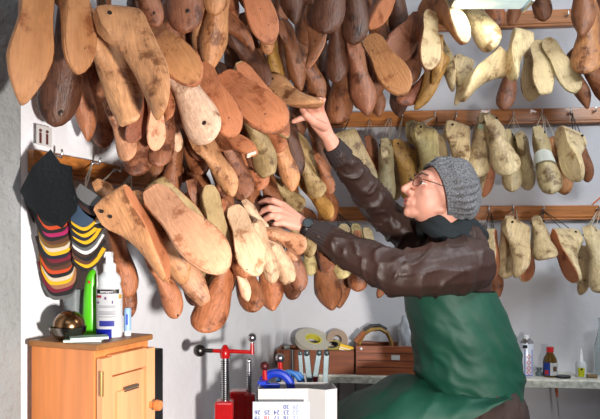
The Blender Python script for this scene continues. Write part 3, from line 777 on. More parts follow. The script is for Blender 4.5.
# black case right of the cabinet
q = Vector((-.372, 1.70, 0)); t = thing('black_case', 'narrow black metal case standing in the gap right of the cabinet', 'case', q)
bm = B(); M = basis(d2, d1, Vector((0, 0, 1))); box(bm, (.055, 0, .62), (.11, .05, 1.24), M, bev=.003); ob('case_body', bm, M_black, t)
bm = B(); box(bm, (.03, -.026, 1.19), (.05, .002, .006), M); box(bm, (.03, -.026, 1.13), (.04, .002, .004), M); ob('trim_strip', bm, mat('dark_blue_grey', (60, 70, 85), .4), t)

# ---------------------------------------------------------------- hanging leather and sample bundles at the left
def sheet(name, pts, d, m, parent, inv, th=.002, bend=.02):
    bm = B(); vs = [bm.verts.new(P(x, y, d)) for x, y in pts]; f = bm.faces.new(vs)
    bmesh.ops.triangulate(bm, faces=[f]); bmesh.ops.subdivide_edges(bm, edges=bm.edges[:], cuts=3, use_grid_fill=True)
    c = P(sum(p[0] for p in pts)/len(pts), sum(p[1] for p in pts)/len(pts), d)
    for v in bm.verts:
        r = (v.co-c); v.co.y += bend*math.sin(r.x*28+r.z*9)*.6-bend*.4*math.cos(r.z*24)
        v.co += inv
    bmesh.ops.solidify(bm, geom=bm.faces[:], thickness=th)
    return ob(name, bm, m, parent, True, 60)
q = P(50, 150, 1.45); t = thing('leather_piece', 'big black leather piece hung by its corner on the left rail', 'leather', q)
sheet('hide', [(50, 149), (33, 167), (21, 191), (28, 206), (44, 219), (62, 228), (76, 211), (78, 200), (72, 182), (71, 166), (60, 163)], 1.45, M_leather, t, -q, .0025, .006)
t2 = thing('leather_piece', 'dark brown leather offcut sticking out below the black leather piece', 'leather', P(30, 205, 1.545)); q = P(30, 205, 1.545)
sheet('hide', [(23, 196), (34, 222), (50, 230), (62, 224), (50, 205), (36, 195)], 1.545, mat('dark_brown_leather', (48, 34, 32), .5, bump=.1, bscale=90), t2, -q, .003, .008)
CN = {'black': (28, 27, 28), 'rust': (196, 72, 32), 'magenta': (170, 34, 92), 'brown': (88, 54, 38), 'olive': (120, 84, 36), 'cream': (206, 192, 170), 'yellow': (226, 172, 26), 'navy': (26, 34, 48), 'maroon': (112, 26, 46), 'tan': (158, 108, 76), 'grey': (92, 92, 92), 'white': (225, 225, 222), 'dark brown': (58, 38, 30), 'blue grey': (52, 70, 92)}
CM = {k: mat('rubber_'+k.replace(' ', '_'), v, .5, bump=.08, bscale=150) for k, v in CN.items()}
def bundle(label, x0, y0, d, cols, step, ang, wpx, hpx, dd, dx=0, loop=None):
    q = P(x0, y0, d); t = thing('sample_bundle', label, 'samples', q, group=None)
    for i, c in enumerate(cols):
        px = x0+dx*i; py = y0+step*i; dep = d+dd*i; c0 = P(px, py, dep)-q
        s = dep/FP; w = wpx*s; h = hpx*s; bm = B(); a = R(ang+4*math.sin(i*1.9)+2*math.sin(i*5.3)); c0.x += .0022*math.sin(i*2.7); prof = []
        for k in range(33):                       # rounded pad outline, its lower edge bowed
            u = k/32*2-1; prof.append((u*w/2, -h/2*(1-abs(u)**5*.85)-.004*math.cos(u*1.6)))
        prof += [(w/2, h/2), (-w/2, h/2)]
        for yy in (0, dd*.8 if dd > .003 else .003):
            for (x, z) in prof:
                xx = x*math.cos(a)-z*math.sin(a); zz = x*math.sin(a)+z*math.cos(a)
                bm.verts.new(c0+Vector((xx, yy, zz)))
        bm.verts.ensure_lookup_table(); n = len(prof); v = bm.verts
        bm.faces.new([v[k] for k in range(n)]); bm.faces.new([v[n+k] for k in range(n)][::-1])
        for k in range(n): bm.faces.new((v[k], v[(k+1) % n], v[n+(k+1) % n], v[n+k]))
        o = ob('sample_pad', bm, CM[c], t, False); o['label'] = c+' sample pad'
    if loop:
        bm = B(); a = P(*loop[0])-q; b = loop[1]-q
        tube(bm, [a, a.lerp(b, .5)+Vector((.004, -.004, 0)), b], .0022, 6); tube(bm, [a+Vector((.006, 0, 0)), a.lerp(b, .5)+Vector((-.003, -.004, 0)), b], .0022, 6)
        ob('hanging_string', bm, M_string, t, True)
    return t
bundle('fanned stack of coloured rubber sample pads hanging below the black leather', 52.5, 207, 1.49, ['black', 'rust', 'black', 'magenta', 'black', 'brown', 'olive', 'cream', 'yellow', 'navy', 'maroon', 'dark brown', 'brown', 'rust', 'black', 'cream', 'yellow', 'tan', 'maroon', 'black', 'grey'], 3.7, 12, 33, 34, .0042, dx=.35, loop=((55, 200, 1.50), LHK[0]))
bundle('sample pads with yellow edges fanned to the right above the green bottle', 84, 212, 1.47, ['blue grey', 'yellow', 'black', 'yellow', 'navy', 'yellow', 'black', 'grey', 'white', 'dark brown', 'black', 'brown', 'yellow', 'black'], 3.4, -32, 26, 26, .0045, dx=.25, loop=((83, 196, 1.5), LHK[1]))
bundle('dark sole samples with one tan pad hanging on a white string', 88, 196, 1.455, ['grey', 'black', 'dark brown', 'tan', 'white', 'black'], 4.5, -34, 27, 12, .005, dx=1.2)
# postcards pinned above the left rail
t = thing('figurine_card', 'small card with two dark figures standing on the left rail', 'card', on_left(34, 146, .02)); M = basis(dl, nl, Vector((0, 0, 1)))
bm = B(); box(bm, (.012, 0, .025), (.05, .0015, .048), M); ob('card', bm, M_card, t)
bm = B()
for x in (-.002, .02): box(bm, (x, .002, .018), (.007, .002, .026), M, bev=.001); ball(bm, M @ Vector((x, .002, .036)), .004, u=8, v=6)
ob('figures', bm, mat('dark_red_print', (90, 40, 36), .6), t)

# ---------------------------------------------------------------- bench with the press and clamps
BZ = .88
t = thing('workbench', 'low wooden workbench under the red press and the white box', 'bench', (-.105, 2.03, 0))
bm = B(); box(bm, (0, 0, BZ-.02), (.43, .46, .04), bev=.004); ob('bench_top', bm, M_dwood, t)
for sx in (-1, 1):
    for sy in (-1, 1):
        bm = B(); box(bm, (sx*.18, sy*.2, (BZ-.04)/2), (.05, .05, BZ-.04), bev=.004); ob('leg', bm, M_dwood, t)
dp = 2.05
def Q(px, py, d=dp): return P(px, py, d)
q = Q(225, 400); base = Vector((q.x, dp, BZ))
t = thing('screw_press', 'red screw press with ball-ended handle bar in front of the white wall', 'press', base)
def loc(px, py, d=dp): return P(px, py, d)-base
s = dp/FP
bm = B(); tube(bm, [loc(225, 358), loc(225, 405)], 3.6*s, 16)
ob('screw', bm, M_steel, t, True)
bm = B()
for k in range(19): y = 361+k*2.1; lathe(bm, [(0, -.0012), (3.7*s, -.0012), (4.6*s, 0), (3.7*s, .0012), (0, .0012)], c=loc(225, y), n=16)
ob('screw_thread', bm, M_dsteel, t, True)
bm = B(); tube(bm, [loc(228, 362, dp-.02), loc(229.5, 400, dp-.02)], .6*s, 6); ob('guide_rod', bm, M_dsteel, t, True)
bm = B(); lathe(bm, [(0, 0), (4.6*s, 0), (5.2*s, 3*s), (5.2*s, 8*s), (3.6*s, 10*s), (2*s, 13*s), (0, 13.5*s)], c=loc(225, 358), n=20); ob('hub', bm, M_red, t, True, 40)
bm = B(); tube(bm, [loc(223, 351), loc(204, 350.5)], [2.2*s, 1.6*s], 10); tube(bm, [loc(227, 351), loc(250, 352)], [2.2*s, 1.9*s], 10); tube(bm, [loc(252, 354), loc(252, 343)], [2.4*s, 1.7*s], 12)
ob('handle_bar', bm, M_red, t, True, 60)
bm = B(); tube(bm, [loc(204, 350.5), loc(213, 350.7)], 2.1*s, 12); ball(bm, loc(199.5, 350.5), 6.2*s); o = ob('ball_knob', bm, M_dsteel, t, True, 70)
bm = B(); ball(bm, loc(252, 337.5), 4.4*s); tube(bm, [loc(252, 341), loc(252, 346)], 1.6*s, 10); ob('ball_knob', bm, M_steel, t, True, 70)
bm = B(); c = loc(225, 400); z0 = 0; z1 = c.z; box(bm, (0, 0, (z0+z1)/2), (19*s, .06, z1-z0), bev=.008); ob('press_body', bm, M_red, t)
base2 = P(249, 400, dp+.08); base2.z = BZ
t = thing('screw_press', 'second red press with a bare screw behind the first, left of the white box', 'press', base2)
base = base2; s = (dp+.08)/FP; dq = dp+.08
bm = B(); tube(bm, [loc(249, 360, dq), loc(249, 412, dq)], 2.4*s, 12); ball(bm, loc(249, 361, dq), 2.7*s, u=10, v=8); ob('screw', bm, M_steel, t, True)
bm = B()
for k in range(14): lathe(bm, [(0, -.001), (2.6*s, -.001), (3.3*s, 0), (2.6*s, .001), (0, .001)], c=loc(249, 372+k*2.2, dq), n=12)
ob('screw_thread', bm, M_dsteel, t, True)
bm = B(); z1 = loc(240, 390, dq).z; box(bm, (-9*s, .0, z1/2), (20*s, .06, z1), bev=.008); box(bm, (2*s, -.035, (z1-.003)/2), (10*s, .03, z1-.003), bev=.005); ob('press_body', bm, M_red, t)
# folded white card box
q = P(300, 419, 1.88); q.z = BZ
t = thing('cardboard_box', 'white cardboard box with open top in front of the clamps', 'box', q)
bm = B(); zt = P(300, 388.5, 1.88).z-BZ; s = 1.88/FP
def panel(xa, ya, xb, yb, h0, h1, th=.003):
    a = Vector((xa, ya, 0)); b = Vector((xb, yb, 0)); d = (b-a).normalized(); n = Vector((-d.y, d.x, 0)); vs = []
    for p, h in ((a, h0), (b, h1)):
        for k in (0, th):
            for z in (0, h): vs.append(bm.verts.new(p+n*k+Vector((0, 0, z))))
    bmesh.ops.convex_hull(bm, input=vs)
X = lambda px: (px-300)*s
panel(X(257), .0, X(308), .0, zt-.002, zt); panel(X(308), .0, X(325), -.03, zt, zt+.002); panel(X(325), -.03, X(337), .0, zt+.002, zt); panel(X(337), .0, X(334), .14, zt, zt-.01); panel(X(257), .14, X(257), 0, zt-.01, zt-.002); panel(X(334), .14, X(257), .14, zt-.01, zt-.01)
bmesh.ops.remove_doubles(bm, verts=bm.verts[:], dist=.00001)
ob('box_wall', bm, M_card, t)
# calendar sheet (turned upside down)
q = P(281, 419, 1.82); zt = P(281, 402, 1.82).z-BZ; s = 1.82/FP; q.z = BZ
t = thing('calendar', 'calendar sheet with blue numbers standing upside down against the white box', 'calendar', q)
bm = B(); box(bm, (0, .004, zt/2), (57*s, .003, zt), bev=.0012); ob('sheet', bm, mat('calendar_paper', (200, 206, 218), .6), t)
Mb = mat('blue_ink', (30, 44, 140), .6); Mr = mat('red_ink', (220, 70, 70), .6); Mp = mat('pale_ink', (140, 150, 200), .6)
for r, row in enumerate((('', '', '', '30', '29'), ('26', '25', '24', '23', '22'), ('19', '18', '17', '16', '15'), ('12', '11', '10', '9', '8'))):
    for c_, b_ in enumerate(row):
        if not b_: continue
        px = 257.5+c_*9.6; py = 406.8+r*5.6
        M = Matrix.Translation(P(px, py, 1.82)-q+Vector((0, .0012, 0))) @ Matrix.Rotation(R(90), 4, 'X') @ Matrix.Rotation(R(180), 4, 'Z')
        text('calendar_number', b_, 6.0*s, M, Mr if b_ == '18' else (Mp if c_ == 4 else Mb), t)
# clamps behind the box
def cclamp(label, cx, cy, d, rw, rh, m, a0, a1, thick, knob=None):
    q = P(cx, cy, d); t = thing('c_clamp', label, 'clamp', q, group=None); s = d/FP; bm = B()
    tube(bm, [Vector((rw*s*math.cos(R(a)), 0, rh*s*math.sin(R(a)))) for a in range(a0, a1, 12)], thick*s, 10); ob('frame', bm, m, t, True)
    if knob:
        (kx, ky, kr, stem, km) = knob; bm = B(); ball(bm, P(kx, ky, d-.01)-q, kr*s); ob('ball_knob', bm, km, t, True, 70)
        bm = B(); tube(bm, [P(kx, ky+kr*.7, d-.01)-q, P(kx+.5, ky+stem, d-.01)-q], [2.1*s, 2.8*s], 10); ob('stem', bm, M_red, t, True)
    return t
cclamp('dark blue clamp with a dark red knob left of the silver levers', 276, 388, 2.02, 15, 15, M_blue, -20, 200, 4.4, (264.5, 366, 4.6, 14, mat('dark_red_knob', (88, 34, 36), .4, .3)))
cclamp('mid blue clamp with round bow behind the white box', 289, 388, 2.08, 12, 16, M_blue2, -10, 190, 2.6, (280, 358, 4.6, 14, M_steel))
cclamp('mid blue narrow clamp touching the first silver lever', 297, 390, 2.14, 7, 17, M_blue2, -10, 190, 2.2)
q = P(262, 386, 1.99); t = thing('c_clamp', 'bright blue clamp jaw lowest left against the white box', 'clamp', q)
bm = B(); box(bm, (0, 0, 0), (.028, .03, .035), bev=.006); box(bm, (.03, .004, .0), (.05, .02, .016), bev=.004); ob('jaw', bm, M_blue, t)
bm = B(); tube(bm, [(.0, -.016, -.004), (.0, -.024, -.004)], .007, 12); ob('pressure_pad', bm, M_steel, t, True)
for k, (xa, ya, xb, yb, w_, lb) in enumerate(((300, 353, 302, 384, 4.5, 'leftmost silver lever behind the blue clamps'), (306.5, 353, 310, 386, 6, 'second silver lever with bolted foot'), (319, 353, 313.5, 388, 5.5, 'slanting silver lever with a dark red lower end'), (326.5, 353, 325, 388, 5.5, 'rightmost silver lever in front of the wooden tape box'))):
    d = 2.15+.02*k; a = P(xa, ya, d); b = P(xb, yb, d); q = Vector((b.x, b.y, BZ)); t = thing('clamp_lever', lb, 'lever', q, group='silver levers'); s = d/FP
    ax = (b-a).normalized(); M = basis(Vector((0, 1, 0)).cross(ax), Vector((0, 1, 0)), ax, (a+b)/2-q); L = (b-a).length
    bm = B(); box(bm, (0, 0, -.01 if k == 2 else 0), (w_*s, .006, L-(.03 if k == 2 else 0)), M, bev=.0015); ball(bm, a-q, w_*s*.55, u=12, v=8); ob('bar', bm, mat('galvanised', (110, 122, 126), .4, .9, var=.1, scale=30), t)
    bm = B(); tube(bm, [b-q+ax*(-.04 if k == 2 else -.008), Vector((0, 0, 0))], w_*s*.45, 8); ob('grip', bm, mat('dark_red_grip', (120, 20, 34), .4) if k == 2 else M_dsteel, t, True)
q = P(293, 388, 2.1); t = thing('threaded_rod', 'dark threaded rod between the ball knob and the silver levers', 'rod', Vector((q.x, q.y, BZ)))
bm = B(); tube(bm, [(0, 0, 0), (-.003, 0, P(293, 350, 2.1).z-BZ)], .006, 10); ob('rod', bm, M_dsteel, t, True)

# ---------------------------------------------------------------- shelf on the back wall
SZ = .966
t = thing('wall_shelf', 'white speckled shelf with worn edge along the back wall', 'shelf', on_back(460, 376)*Vector((1, 1, 0))+Vector((0, 0, SZ)))
a = on_back(322, 376)*Vector((1, 1, 0)); b = on_back(660, 376)*Vector((1, 1, 0)); c = (a+b)/2; q = t.location
M = Matrix.Translation(-q) @ basis(db, nb, Vector((0, 0, 1)), c+Vector((0, 0, SZ)))
bm = B(); box(bm, (0, .10, -.016), ((b-a).length, .197, .032), M, bev=.003); ob('shelf_board', bm, M_marble, t)
bm = B(); box(bm, (0, .196, -.02), ((b-a).length, .006, .026), M); ob('edge_strip', bm, mat('worn_edge', (176, 178, 168), .5, var=.35, scale=60), t)
for k in (-.4, .0, .55):
    bm = B(); box(bm, (k, .09, -.045), (.02, .16, .025), M); box(bm, (k, .012, -.09), (.02, .02, .11), M); ob('bracket', bm, M_steel, t)
def on_shelf(px, off): 
    t_ = (px-300)/FP; p0 = CORN+nb*off; s = (t_*p0.y-p0.x)/(db.x-t_*db.y); p = p0+db*s; return Vector((p.x, p.y, SZ+.001))
ab = math.atan2(db.y, db.x)
# grey panelled board under the shelf
bm = B(); a = on_back(322, 390)*Vector((1, 1, 0)); b = on_back(425, 390)*Vector((1, 1, 0)); M = basis(db, nb, Vector((0, 0, 1)), (a+b)/2)
t = thing('panel_board', 'grey grooved board under the left part of the shelf', 'board', (a+b)/2)
M.translation = Vector((0, 0, 0)); L = (b-a).length
for k in range(6): box(bm, (-L/2+L/6*(k+.5), .011, .46), (L/6-.006, .02, .92), M, bev=.003)
ob('boards', bm, mat('grey_board', (150, 150, 152), .7, var=.08), t)
# wooden crates
def crate(label, px0, px1, hpx, off, dep, m):
    a = on_shelf(px0, off); b = on_shelf(px1, off); L = (b-a).length; h = hpx*((a.y+b.y)/2)/FP; c = (a+b)/2
    t = thing('wooden_crate', label, 'crate', c, rz=ab); th = .012
    bm = B(); box(bm, (0, 0, h/2), (L, th, h), bev=.0015); ob('front_board', bm, m, t)
    bm = B(); box(bm, (0, dep, h/2), (L, th, h), bev=.0015); ob('back_board', bm, m, t)
    for sx in (-1, 1): bm = B(); box(bm, (sx*(L/2-th/2), dep/2, h/2), (th, dep-th, h), bev=.001); ob('side_board', bm, m, t)
    bm = B(); box(bm, (0, dep/2, .006), (L-2*th, dep-th, .01)); ob('bottom_board', bm, m, t)
    return t, L, h
c1, L1, h1 = crate('low reddish wooden crate full of tape rolls, behind the silver levers', 277, 354, 23, .17, .13, mat('reddish_plank', (128, 66, 34), .55, var=.2, scale=5, stretch=(1, 10, 20)))
c2, L2, h2 = crate('wooden crate with a small paper tag beside the apron', 356, 425, 29, .18, .13, M_dwood)
bm = B(); box(bm, (.022, -.007, h2*.62), (.036, .0015, .02)); ob('paper_tag', bm, mat('grey_tag', (190, 192, 188), .7), c2)
bm = B()
for zf in (.27, .5, .76): box(bm, (0, -.0066, h2*zf), (L2*.98, .0008, .0022))
ob('plank_gap', bm, M_hole, c2)
bm = B(); ball(bm, (-L2/2+.022, -.006, h2-.012), .006); ob('round_stud', bm, M_white, c2, True)
def torus(bm, R0, r0, M, hgt=None, n=36):
    rings = []
    prof = [(-1, -1), (1, -1), (1, 1), (-1, 1)]
    for i in range(n):
        a = 2*math.pi*i/n; rings.append([bm.verts.new(M @ Vector(((R0+u*r0)*math.cos(a), (R0+u*r0)*math.sin(a), v*(hgt or r0)))) for u, v in prof])
    for i in range(n):
        A = rings[i]; Bb = rings[(i+1) % n]
        for k in range(4): bm.faces.new((A[k], A[(k+1) % 4], Bb[(k+1) % 4], Bb[k]))
def tape(label, px, py, off, Rr, r0, hgt, tx, ty, m, core=None):
    p = on_shelf(px, off); p.z = P(px, py, p.y).z; t = thing('tape_roll', label, 'tape', p, group='tape rolls in the crate')
    M = Matrix.Rotation(R(tx), 4, 'X') @ Matrix.Rotation(R(ty), 4, 'Y'); bm = B(); torus(bm, Rr, r0, M, hgt); ob('tape', bm, m, t, True, 30)
    if core: bm = B(); torus(bm, Rr-r0-.003, .003, M, hgt*1.05); ob('core', bm, core, t, True, 30)
M_yc = mat('yellow_core', (206, 196, 70), .6)
tape('big cream tape roll lying tilted on the crate', 313, 341, .09, .060, .022, .012, 27, 12, M_cream, M_yc)
tape('small tape roll with yellow rim right of the big one', 333, 347, .10, .032, .006, .012, 24, -8, mat('yellow_rim', (176, 160, 80), .5), M_black)
tape('brown tape roll standing at the back of the crate', 337, 340, .055, .034, .014, .010, 66, 10, mat('brown_tape', (150, 128, 108), .6))
p = on_shelf(346, .12); p.z = P(346, 349, p.y).z; t = thing('yellow_packet', 'yellow and white packet in the right end of the tape crate', 'packet', p)
bm = B(); M = Matrix.Rotation(R(16), 4, 'Y'); box(bm, (0, 0, 0), (.062, .02, .034), M, bev=.002); ob('packet', bm, mat('yellow_card', (236, 190, 36), .6), t)
bm = B(); box(bm, (0, -.0108, -.006), (.06, .001, .004), M); box(bm, (0, -.0108, .003), (.06, .001, .003), M); ob('white_stripe', bm, M_white, t)
p = on_shelf(287, .10); p.z = P(287, 349, p.y).z; t = thing('grey_block', 'small grey block at the left end of the tape crate', 'block', p)
bm = B(); box(bm, (0, 0, -.02), (.028, .03, .07), bev=.003); ob('block', bm, mat('grey_stone', (150, 156, 150), .7), t)
# arched strap and scraps in the second crate
p = on_shelf(374, .09); t = thing('leather_strap', 'arched leather strap with wooden handle rising out of the second crate', 'strap', p)
z0 = h2*.5; s = p.y/FP
bm = B(); pts = [Vector(((px-374)*s, 0, P(px, py, p.y).z-p.z)) for px, py in ((359, 362), (359, 343), (364, 334), (371, 329.5), (380, 329), (387, 333), (391, 341), (391, 362))]
tube(bm, pts, 2.1*s, 8)
for v in bm.verts: v.co.y *= 2.2
ob('strap', bm, mat('olive_leather', (150, 118, 62), .5, var=.4, scale=30), t, True)
bm = B(); a = Vector(((355-374)*s, -.03, P(355, 341, p.y).z-p.z)); b = Vector(((364-374)*s, -.03, P(364, 331, p.y).z-p.z)); tube(bm, [a, b], 3.0*s, 8); ob('handle', bm, mat('brown_wood_grip', (150, 92, 56), .5), t, True)
bm = B(); tube(bm, [v+Vector((0, .02, .012)) for v in pts[2:6]], 2.4*s, 6); ob('lining', bm, mat('dark_scrap', (64, 62, 62), .7), t, True)
p = on_shelf(406, .07); t = thing('plastic_bag', 'crumpled clear plastic bag standing in the crate against the apron', 'bag', p+Vector((0, 0, .014)))
bm = B(); bmesh.ops.create_icosphere(bm, subdivisions=4, radius=1)
for v in bm.verts:
    n_ = noise.noise(v.co*2.6)*.35+noise.noise(v.co*6)*.12; k = 1+n_
    v.co = Vector((v.co.x*.034*k, v.co.y*.04*k, .115+v.co.z*.115*(1+n_*.4)))
for v in bm.verts: v.co.z = max(v.co.z, 0)
ob('bag', bm, mat('milky_film', (208, 214, 222), .2, trans=.35, var=.1, scale=30), t, True, 80)
# spray can
p = on_shelf(526.5, .13); s = p.y/FP
t = thing('spray_can', 'white and blue spray can on the shelf next to the apron', 'spray can', p)
bm = B(); lathe(bm, [(0, 0), (6.4*s, 0), (6.7*s, 1*s), (6.7*s, 33*s), (5.6*s, 35*s), (0, 35.2*s)], n=28); ob('can_body', bm, mat('can_white', (214, 220, 232), .3, .2), t, True, 40)
bm = B(); lathe(bm, [(0, 33*s), (6.8*s, 33*s), (6.8*s, 34*s), (4*s, 36.5*s), (4*s, 37.6*s), (0, 37.6*s)], n=28); ob('rim', bm, M_steel, t, True, 40)
bm = B(); lathe(bm, [(0, 37*s), (2.6*s, 37*s), (2.6*s, 40*s), (1.6*s, 41*s), (0, 41*s)], n=16); ob('nozzle', bm, M_white, t, True, 40)
Mb2 = mat('can_blue', (50, 76, 170), .4)
bm = B(); r = 6.75*s
for xx in (-3.6, 3.4): box(bm, (xx*s, -math.sqrt(r*r-(xx*s)**2), 14*s), (.6*s, .002, 26*s))
box(bm, (0, -r, 1.4*s), (7*s, .0025, .8*s)); ob('blue_frame', bm, Mb2, t)
bm = B(); box(bm, (-3.0*s, -r*.90, 30*s), (5.5*s, .004, 3*s)); lab = ob('black_band', bm, M_black, t)
bm = B()
for z in (20, 14.5, 9, 4.5):
    M = Matrix.Translation((0, -r-.0006, z*s)) @ Matrix.Rotation(R(45), 4, 'Y')
    for a_, b_ in (((-1, -1), (1, -1)), ((1, -1), (1, 1)), ((1, 1), (-1, 1)), ((-1, 1), (-1, -1))):
        tube(bm, [M @ Vector((a_[0]*1.5*s, 0, a_[1]*1.5*s)), M @ Vector((b_[0]*1.5*s, 0, b_[1]*1.5*s))], .25*s, 4)
ob('warning_sign', bm, Mr, t)
# brown bottle
p = on_shelf(550, .13); s = p.y/FP
t = thing('glass_bottle', 'brown glass bottle with red cap on the shelf', 'bottle', p)
bm = B(); lathe(bm, [(0, 0), (6.6*s, 0), (7*s, 1*s), (7*s, 14*s), (6.2*s, 18*s), (3.4*s, 23*s), (3*s, 25*s), (0, 25*s)], n=28); ob('glass', bm, mat('brown_glass', (104, 74, 14), .1, trans=.5, var=.1), t, True, 50)
bm = B(); lathe(bm, [(0, 24.5*s), (3.6*s, 24.5*s), (3.6*s, 29.5*s), (0, 29.8*s)], n=20); ob('cap', bm, M_red, t, True, 40)
def arc_label(name, r, z0, z1, t0, t1, m, par):
    bm = B(); rr = []
    for k in range(13):
        a = t0+(t1-t0)*k/12; rr.append([bm.verts.new((r*math.cos(a), r*math.sin(a), z)) for z in (z0, z1)])
    for a, b in zip(rr, rr[1:]): bm.faces.new((a[0], b[0], b[1], a[1]))
    bmesh.ops.solidify(bm, geom=bm.faces[:], thickness=-.0006); return ob(name, bm, m, par)
l1 = arc_label('label', 7.1*s, 2*s, 14.5*s, -1.9, -.2, M_white, t); arc_label('label', 7.1*s, 2*s, 14.5*s, -2.95, -1.92, mat('label_blue', (50, 84, 180), .5), t)
arc_label('label_print', 7.2*s, 3*s, 7*s, -2.7, -2.1, Mr, l1); arc_label('label_print', 7.2*s, 6*s, 11*s, -1.5, -.9, mat('brown_print', (120, 96, 70), .6), l1)
# dark bits
p = on_shelf(563, .15); t = thing('black_disc', 'flat black lid beside the brown bottle', 'lid', p); bm = B(); lathe(bm, [(0, 0), (.026, 0), (.026, .008), (0, .008)], n=20, sx=1.2); ob('disc', bm, M_black, t, True, 40)
p = on_shelf(539, .12); t = thing('glass_stopper', 'small grey glass piece between spray can and brown bottle', 'glass piece', p); bm = B(); lathe(bm, [(0, 0), (.014, 0), (.016, .012), (.008, .02), (.013, .034), (0, .036)], n=14); ob('stopper', bm, mat('grey_glass', (110, 125, 130), .15, trans=.4), t, True, 40)
# dropper bottle
p = on_shelf(581, .13)
t = thing('dropper_bottle', 'clear dropper bottle with long nozzle and yellow label on the shelf', 'bottle', p)
bm = B(); lathe(bm, [(0, 0), (4.9*s, 0), (5.2*s, 1*s), (5.2*s, 13*s), (3.6*s, 16*s), (0, 16*s)], n=24); ob('bottle_body', bm, mat('clear_white', (224, 228, 232), .2, trans=.3), t, True, 50)
bm = B(); lathe(bm, [(0, 15*s), (2.6*s, 15*s), (2*s, 18*s), (.8*s, 28*s), (0, 28*s)], n=16); ob('nozzle', bm, M_white, t, True, 50)
arc_label('label', 5.3*s, 1*s, 10*s, -2.5, -1.3, mat('yellow_label', (226, 226, 40), .6), t)
bm = B(); ball(bm, (-1.5*s, -5.2*s, 8.6*s), (1*s, .4*s, 1.2*s)); ob('black_dot', bm, M_black, t, True)
# cork and glass jar
p = on_shelf(592, .15); t = thing('cork', 'brown cork lying on the shelf at the right edge', 'cork', p); M = Matrix.Rotation(ab, 4, 'Z') @ Matrix.Rotation(R(90), 4, 'Y'); bm = B(); lathe(bm, [(0, -.02), (.008, -.02), (.008, .02), (0, .02)], c=(0, 0, .0085), n=14, M=M); ob('cork', bm, mat('cork_brown', (120, 98, 66), .8, var=.2, scale=60), t, True, 40)
p = on_shelf(601, .09); t = thing('glass_bottle', 'tall clear glass bottle cut by the right edge', 'bottle', p); bm = B(); lathe(bm, [(0, 0), (.026, 0), (.028, .005), (.028, .12), (.016, .17), (.010, .20), (.010, .24), (.012, .245), (.008, .245), (.008, .2), (.025, .12), (.025, .006), (0, .006)], n=24); ob('glass', bm, mat('clear_glass', (235, 242, 242), .05, trans=.95), t, True, 60)
# screwdriver hanging under the shelf
p = P(557, 388, 2.70); t = thing('screwdriver', 'thin screwdriver with dark orange handle hanging under the shelf', 'screwdriver', p)
bm = B(); tube(bm, [(0, 0, -.022), (.008, 0, -.118)], [.0035, .0025], 8); ob('blade', bm, M_steel, t, True)
bm = B(); tube(bm, [(-.002, 0, .0), (-.002, 0, -.012), (0, 0, -.024), (.001, 0, -.036)], [.006, .006, .005, .004], 10); ob('handle', bm, mat('dark_orange', (150, 70, 24), .4), t, True)
bm = B(); tube(bm, [(-.002, 0, 0), (-.002, 0, P(0, 386, 2.70).z-p.z+.005)], .0025, 6); ob('hanging_loop', bm, M_black, t, True)
# orange cable end at the right
p = on_back(598, 200, .01); t = thing('orange_cable', 'short orange cable end beside the right end of the lower rail', 'cable', p)
bm = B(); tube(bm, [on_back(612, 188, .012)-p, on_back(600, 197, .012)-p, on_back(592, 204, .012)-p], .0028, 6); ob('cable', bm, mat('orange_cable', (226, 110, 50), .5), t, True)
# ---------------------------------------------------------------- the man
base = P(470, 400, 2.12); base.z = 0
man = thing('person', 'man in grey knit beanie, brown jacket and green apron reaching for lasts', 'person', base)
def W(px, py, d): return P(px, py, d)-base
M_skin = mat('skin', (222, 160, 138), .5, var=.06, scale=22, bump=.05, bscale=200)
M_skin.node_tree.nodes['Principled BSDF'].inputs['Subsurface Weight'].default_value = .12
M_skin.node_tree.nodes['Principled BSDF'].inputs['Subsurface Radius'].default_value = (.02, .008, .004)
F = Vector((-.91, -.20, .34)).normalized(); Up = Vector((.34, 0.04, .93)); Sd = F.cross(Up).normalized()   # Sd: towards the viewer?
Up = Sd.cross(F).normalized()
if Sd.y > 0: Sd = -Sd
O = W(441, 192, 2.08)
def Hd(f, u, s=0): return O+F*f+Up*u+Sd*s
HM = basis(F, Sd, Up)
bm = B()
ball(bm, Hd(-.015, .018), (.093, .072, .084), HM, 32, 20)          # skull
ball(bm, Hd(.028, -.035), (.066, .062, .080), HM, 28, 18)          # face mass
ball(bm, Hd(.050, .018), (.042, .055, .036), HM, 24, 16)           # forehead
capsule(bm, Hd(.080, -.098, 0), Hd(.070, -.094, 0), .017, .021)    # chin
for s_ in (1, -1):
    capsule(bm, Hd(.068, -.093, s_*.008), Hd(.0, -.060, s_*.050), .018, .014)   # jaw line
    ball(bm, Hd(.055, -.030, s_*.034), (.026, .022, .024), HM, 16, 12)              # cheek
    capsule(bm, Hd(.086, .014, s_*.014), Hd(.070, .016, s_*.046), .010, .009)       # brow
    ball(bm, Hd(.102, -.040, s_*.013), (.011, .009, .009), HM, 12, 10)              # nostril wing
    # ear
    ball(bm, Hd(-.022, -.012, s_*.074), (.018, .007, .030), HM, 14, 10)
capsule(bm, Hd(.088, .006), Hd(.119, -.034), .0080, .0105)         # nose
capsule(bm, Hd(.102, -.040), Hd(.120, -.036), .010, .0115)
ball(bm, Hd(.080, -.066), (.022, .030, .024), HM, 16, 12)          # mouth mound
capsule(bm, Hd(.098, -.0635, -.014), Hd(.098, -.0635, .014), .0062, .0062)     # upper lip
capsule(bm, Hd(.096, -.0765, -.012), Hd(.096, -.0765, .012), .0068, .0068)     # lower lip
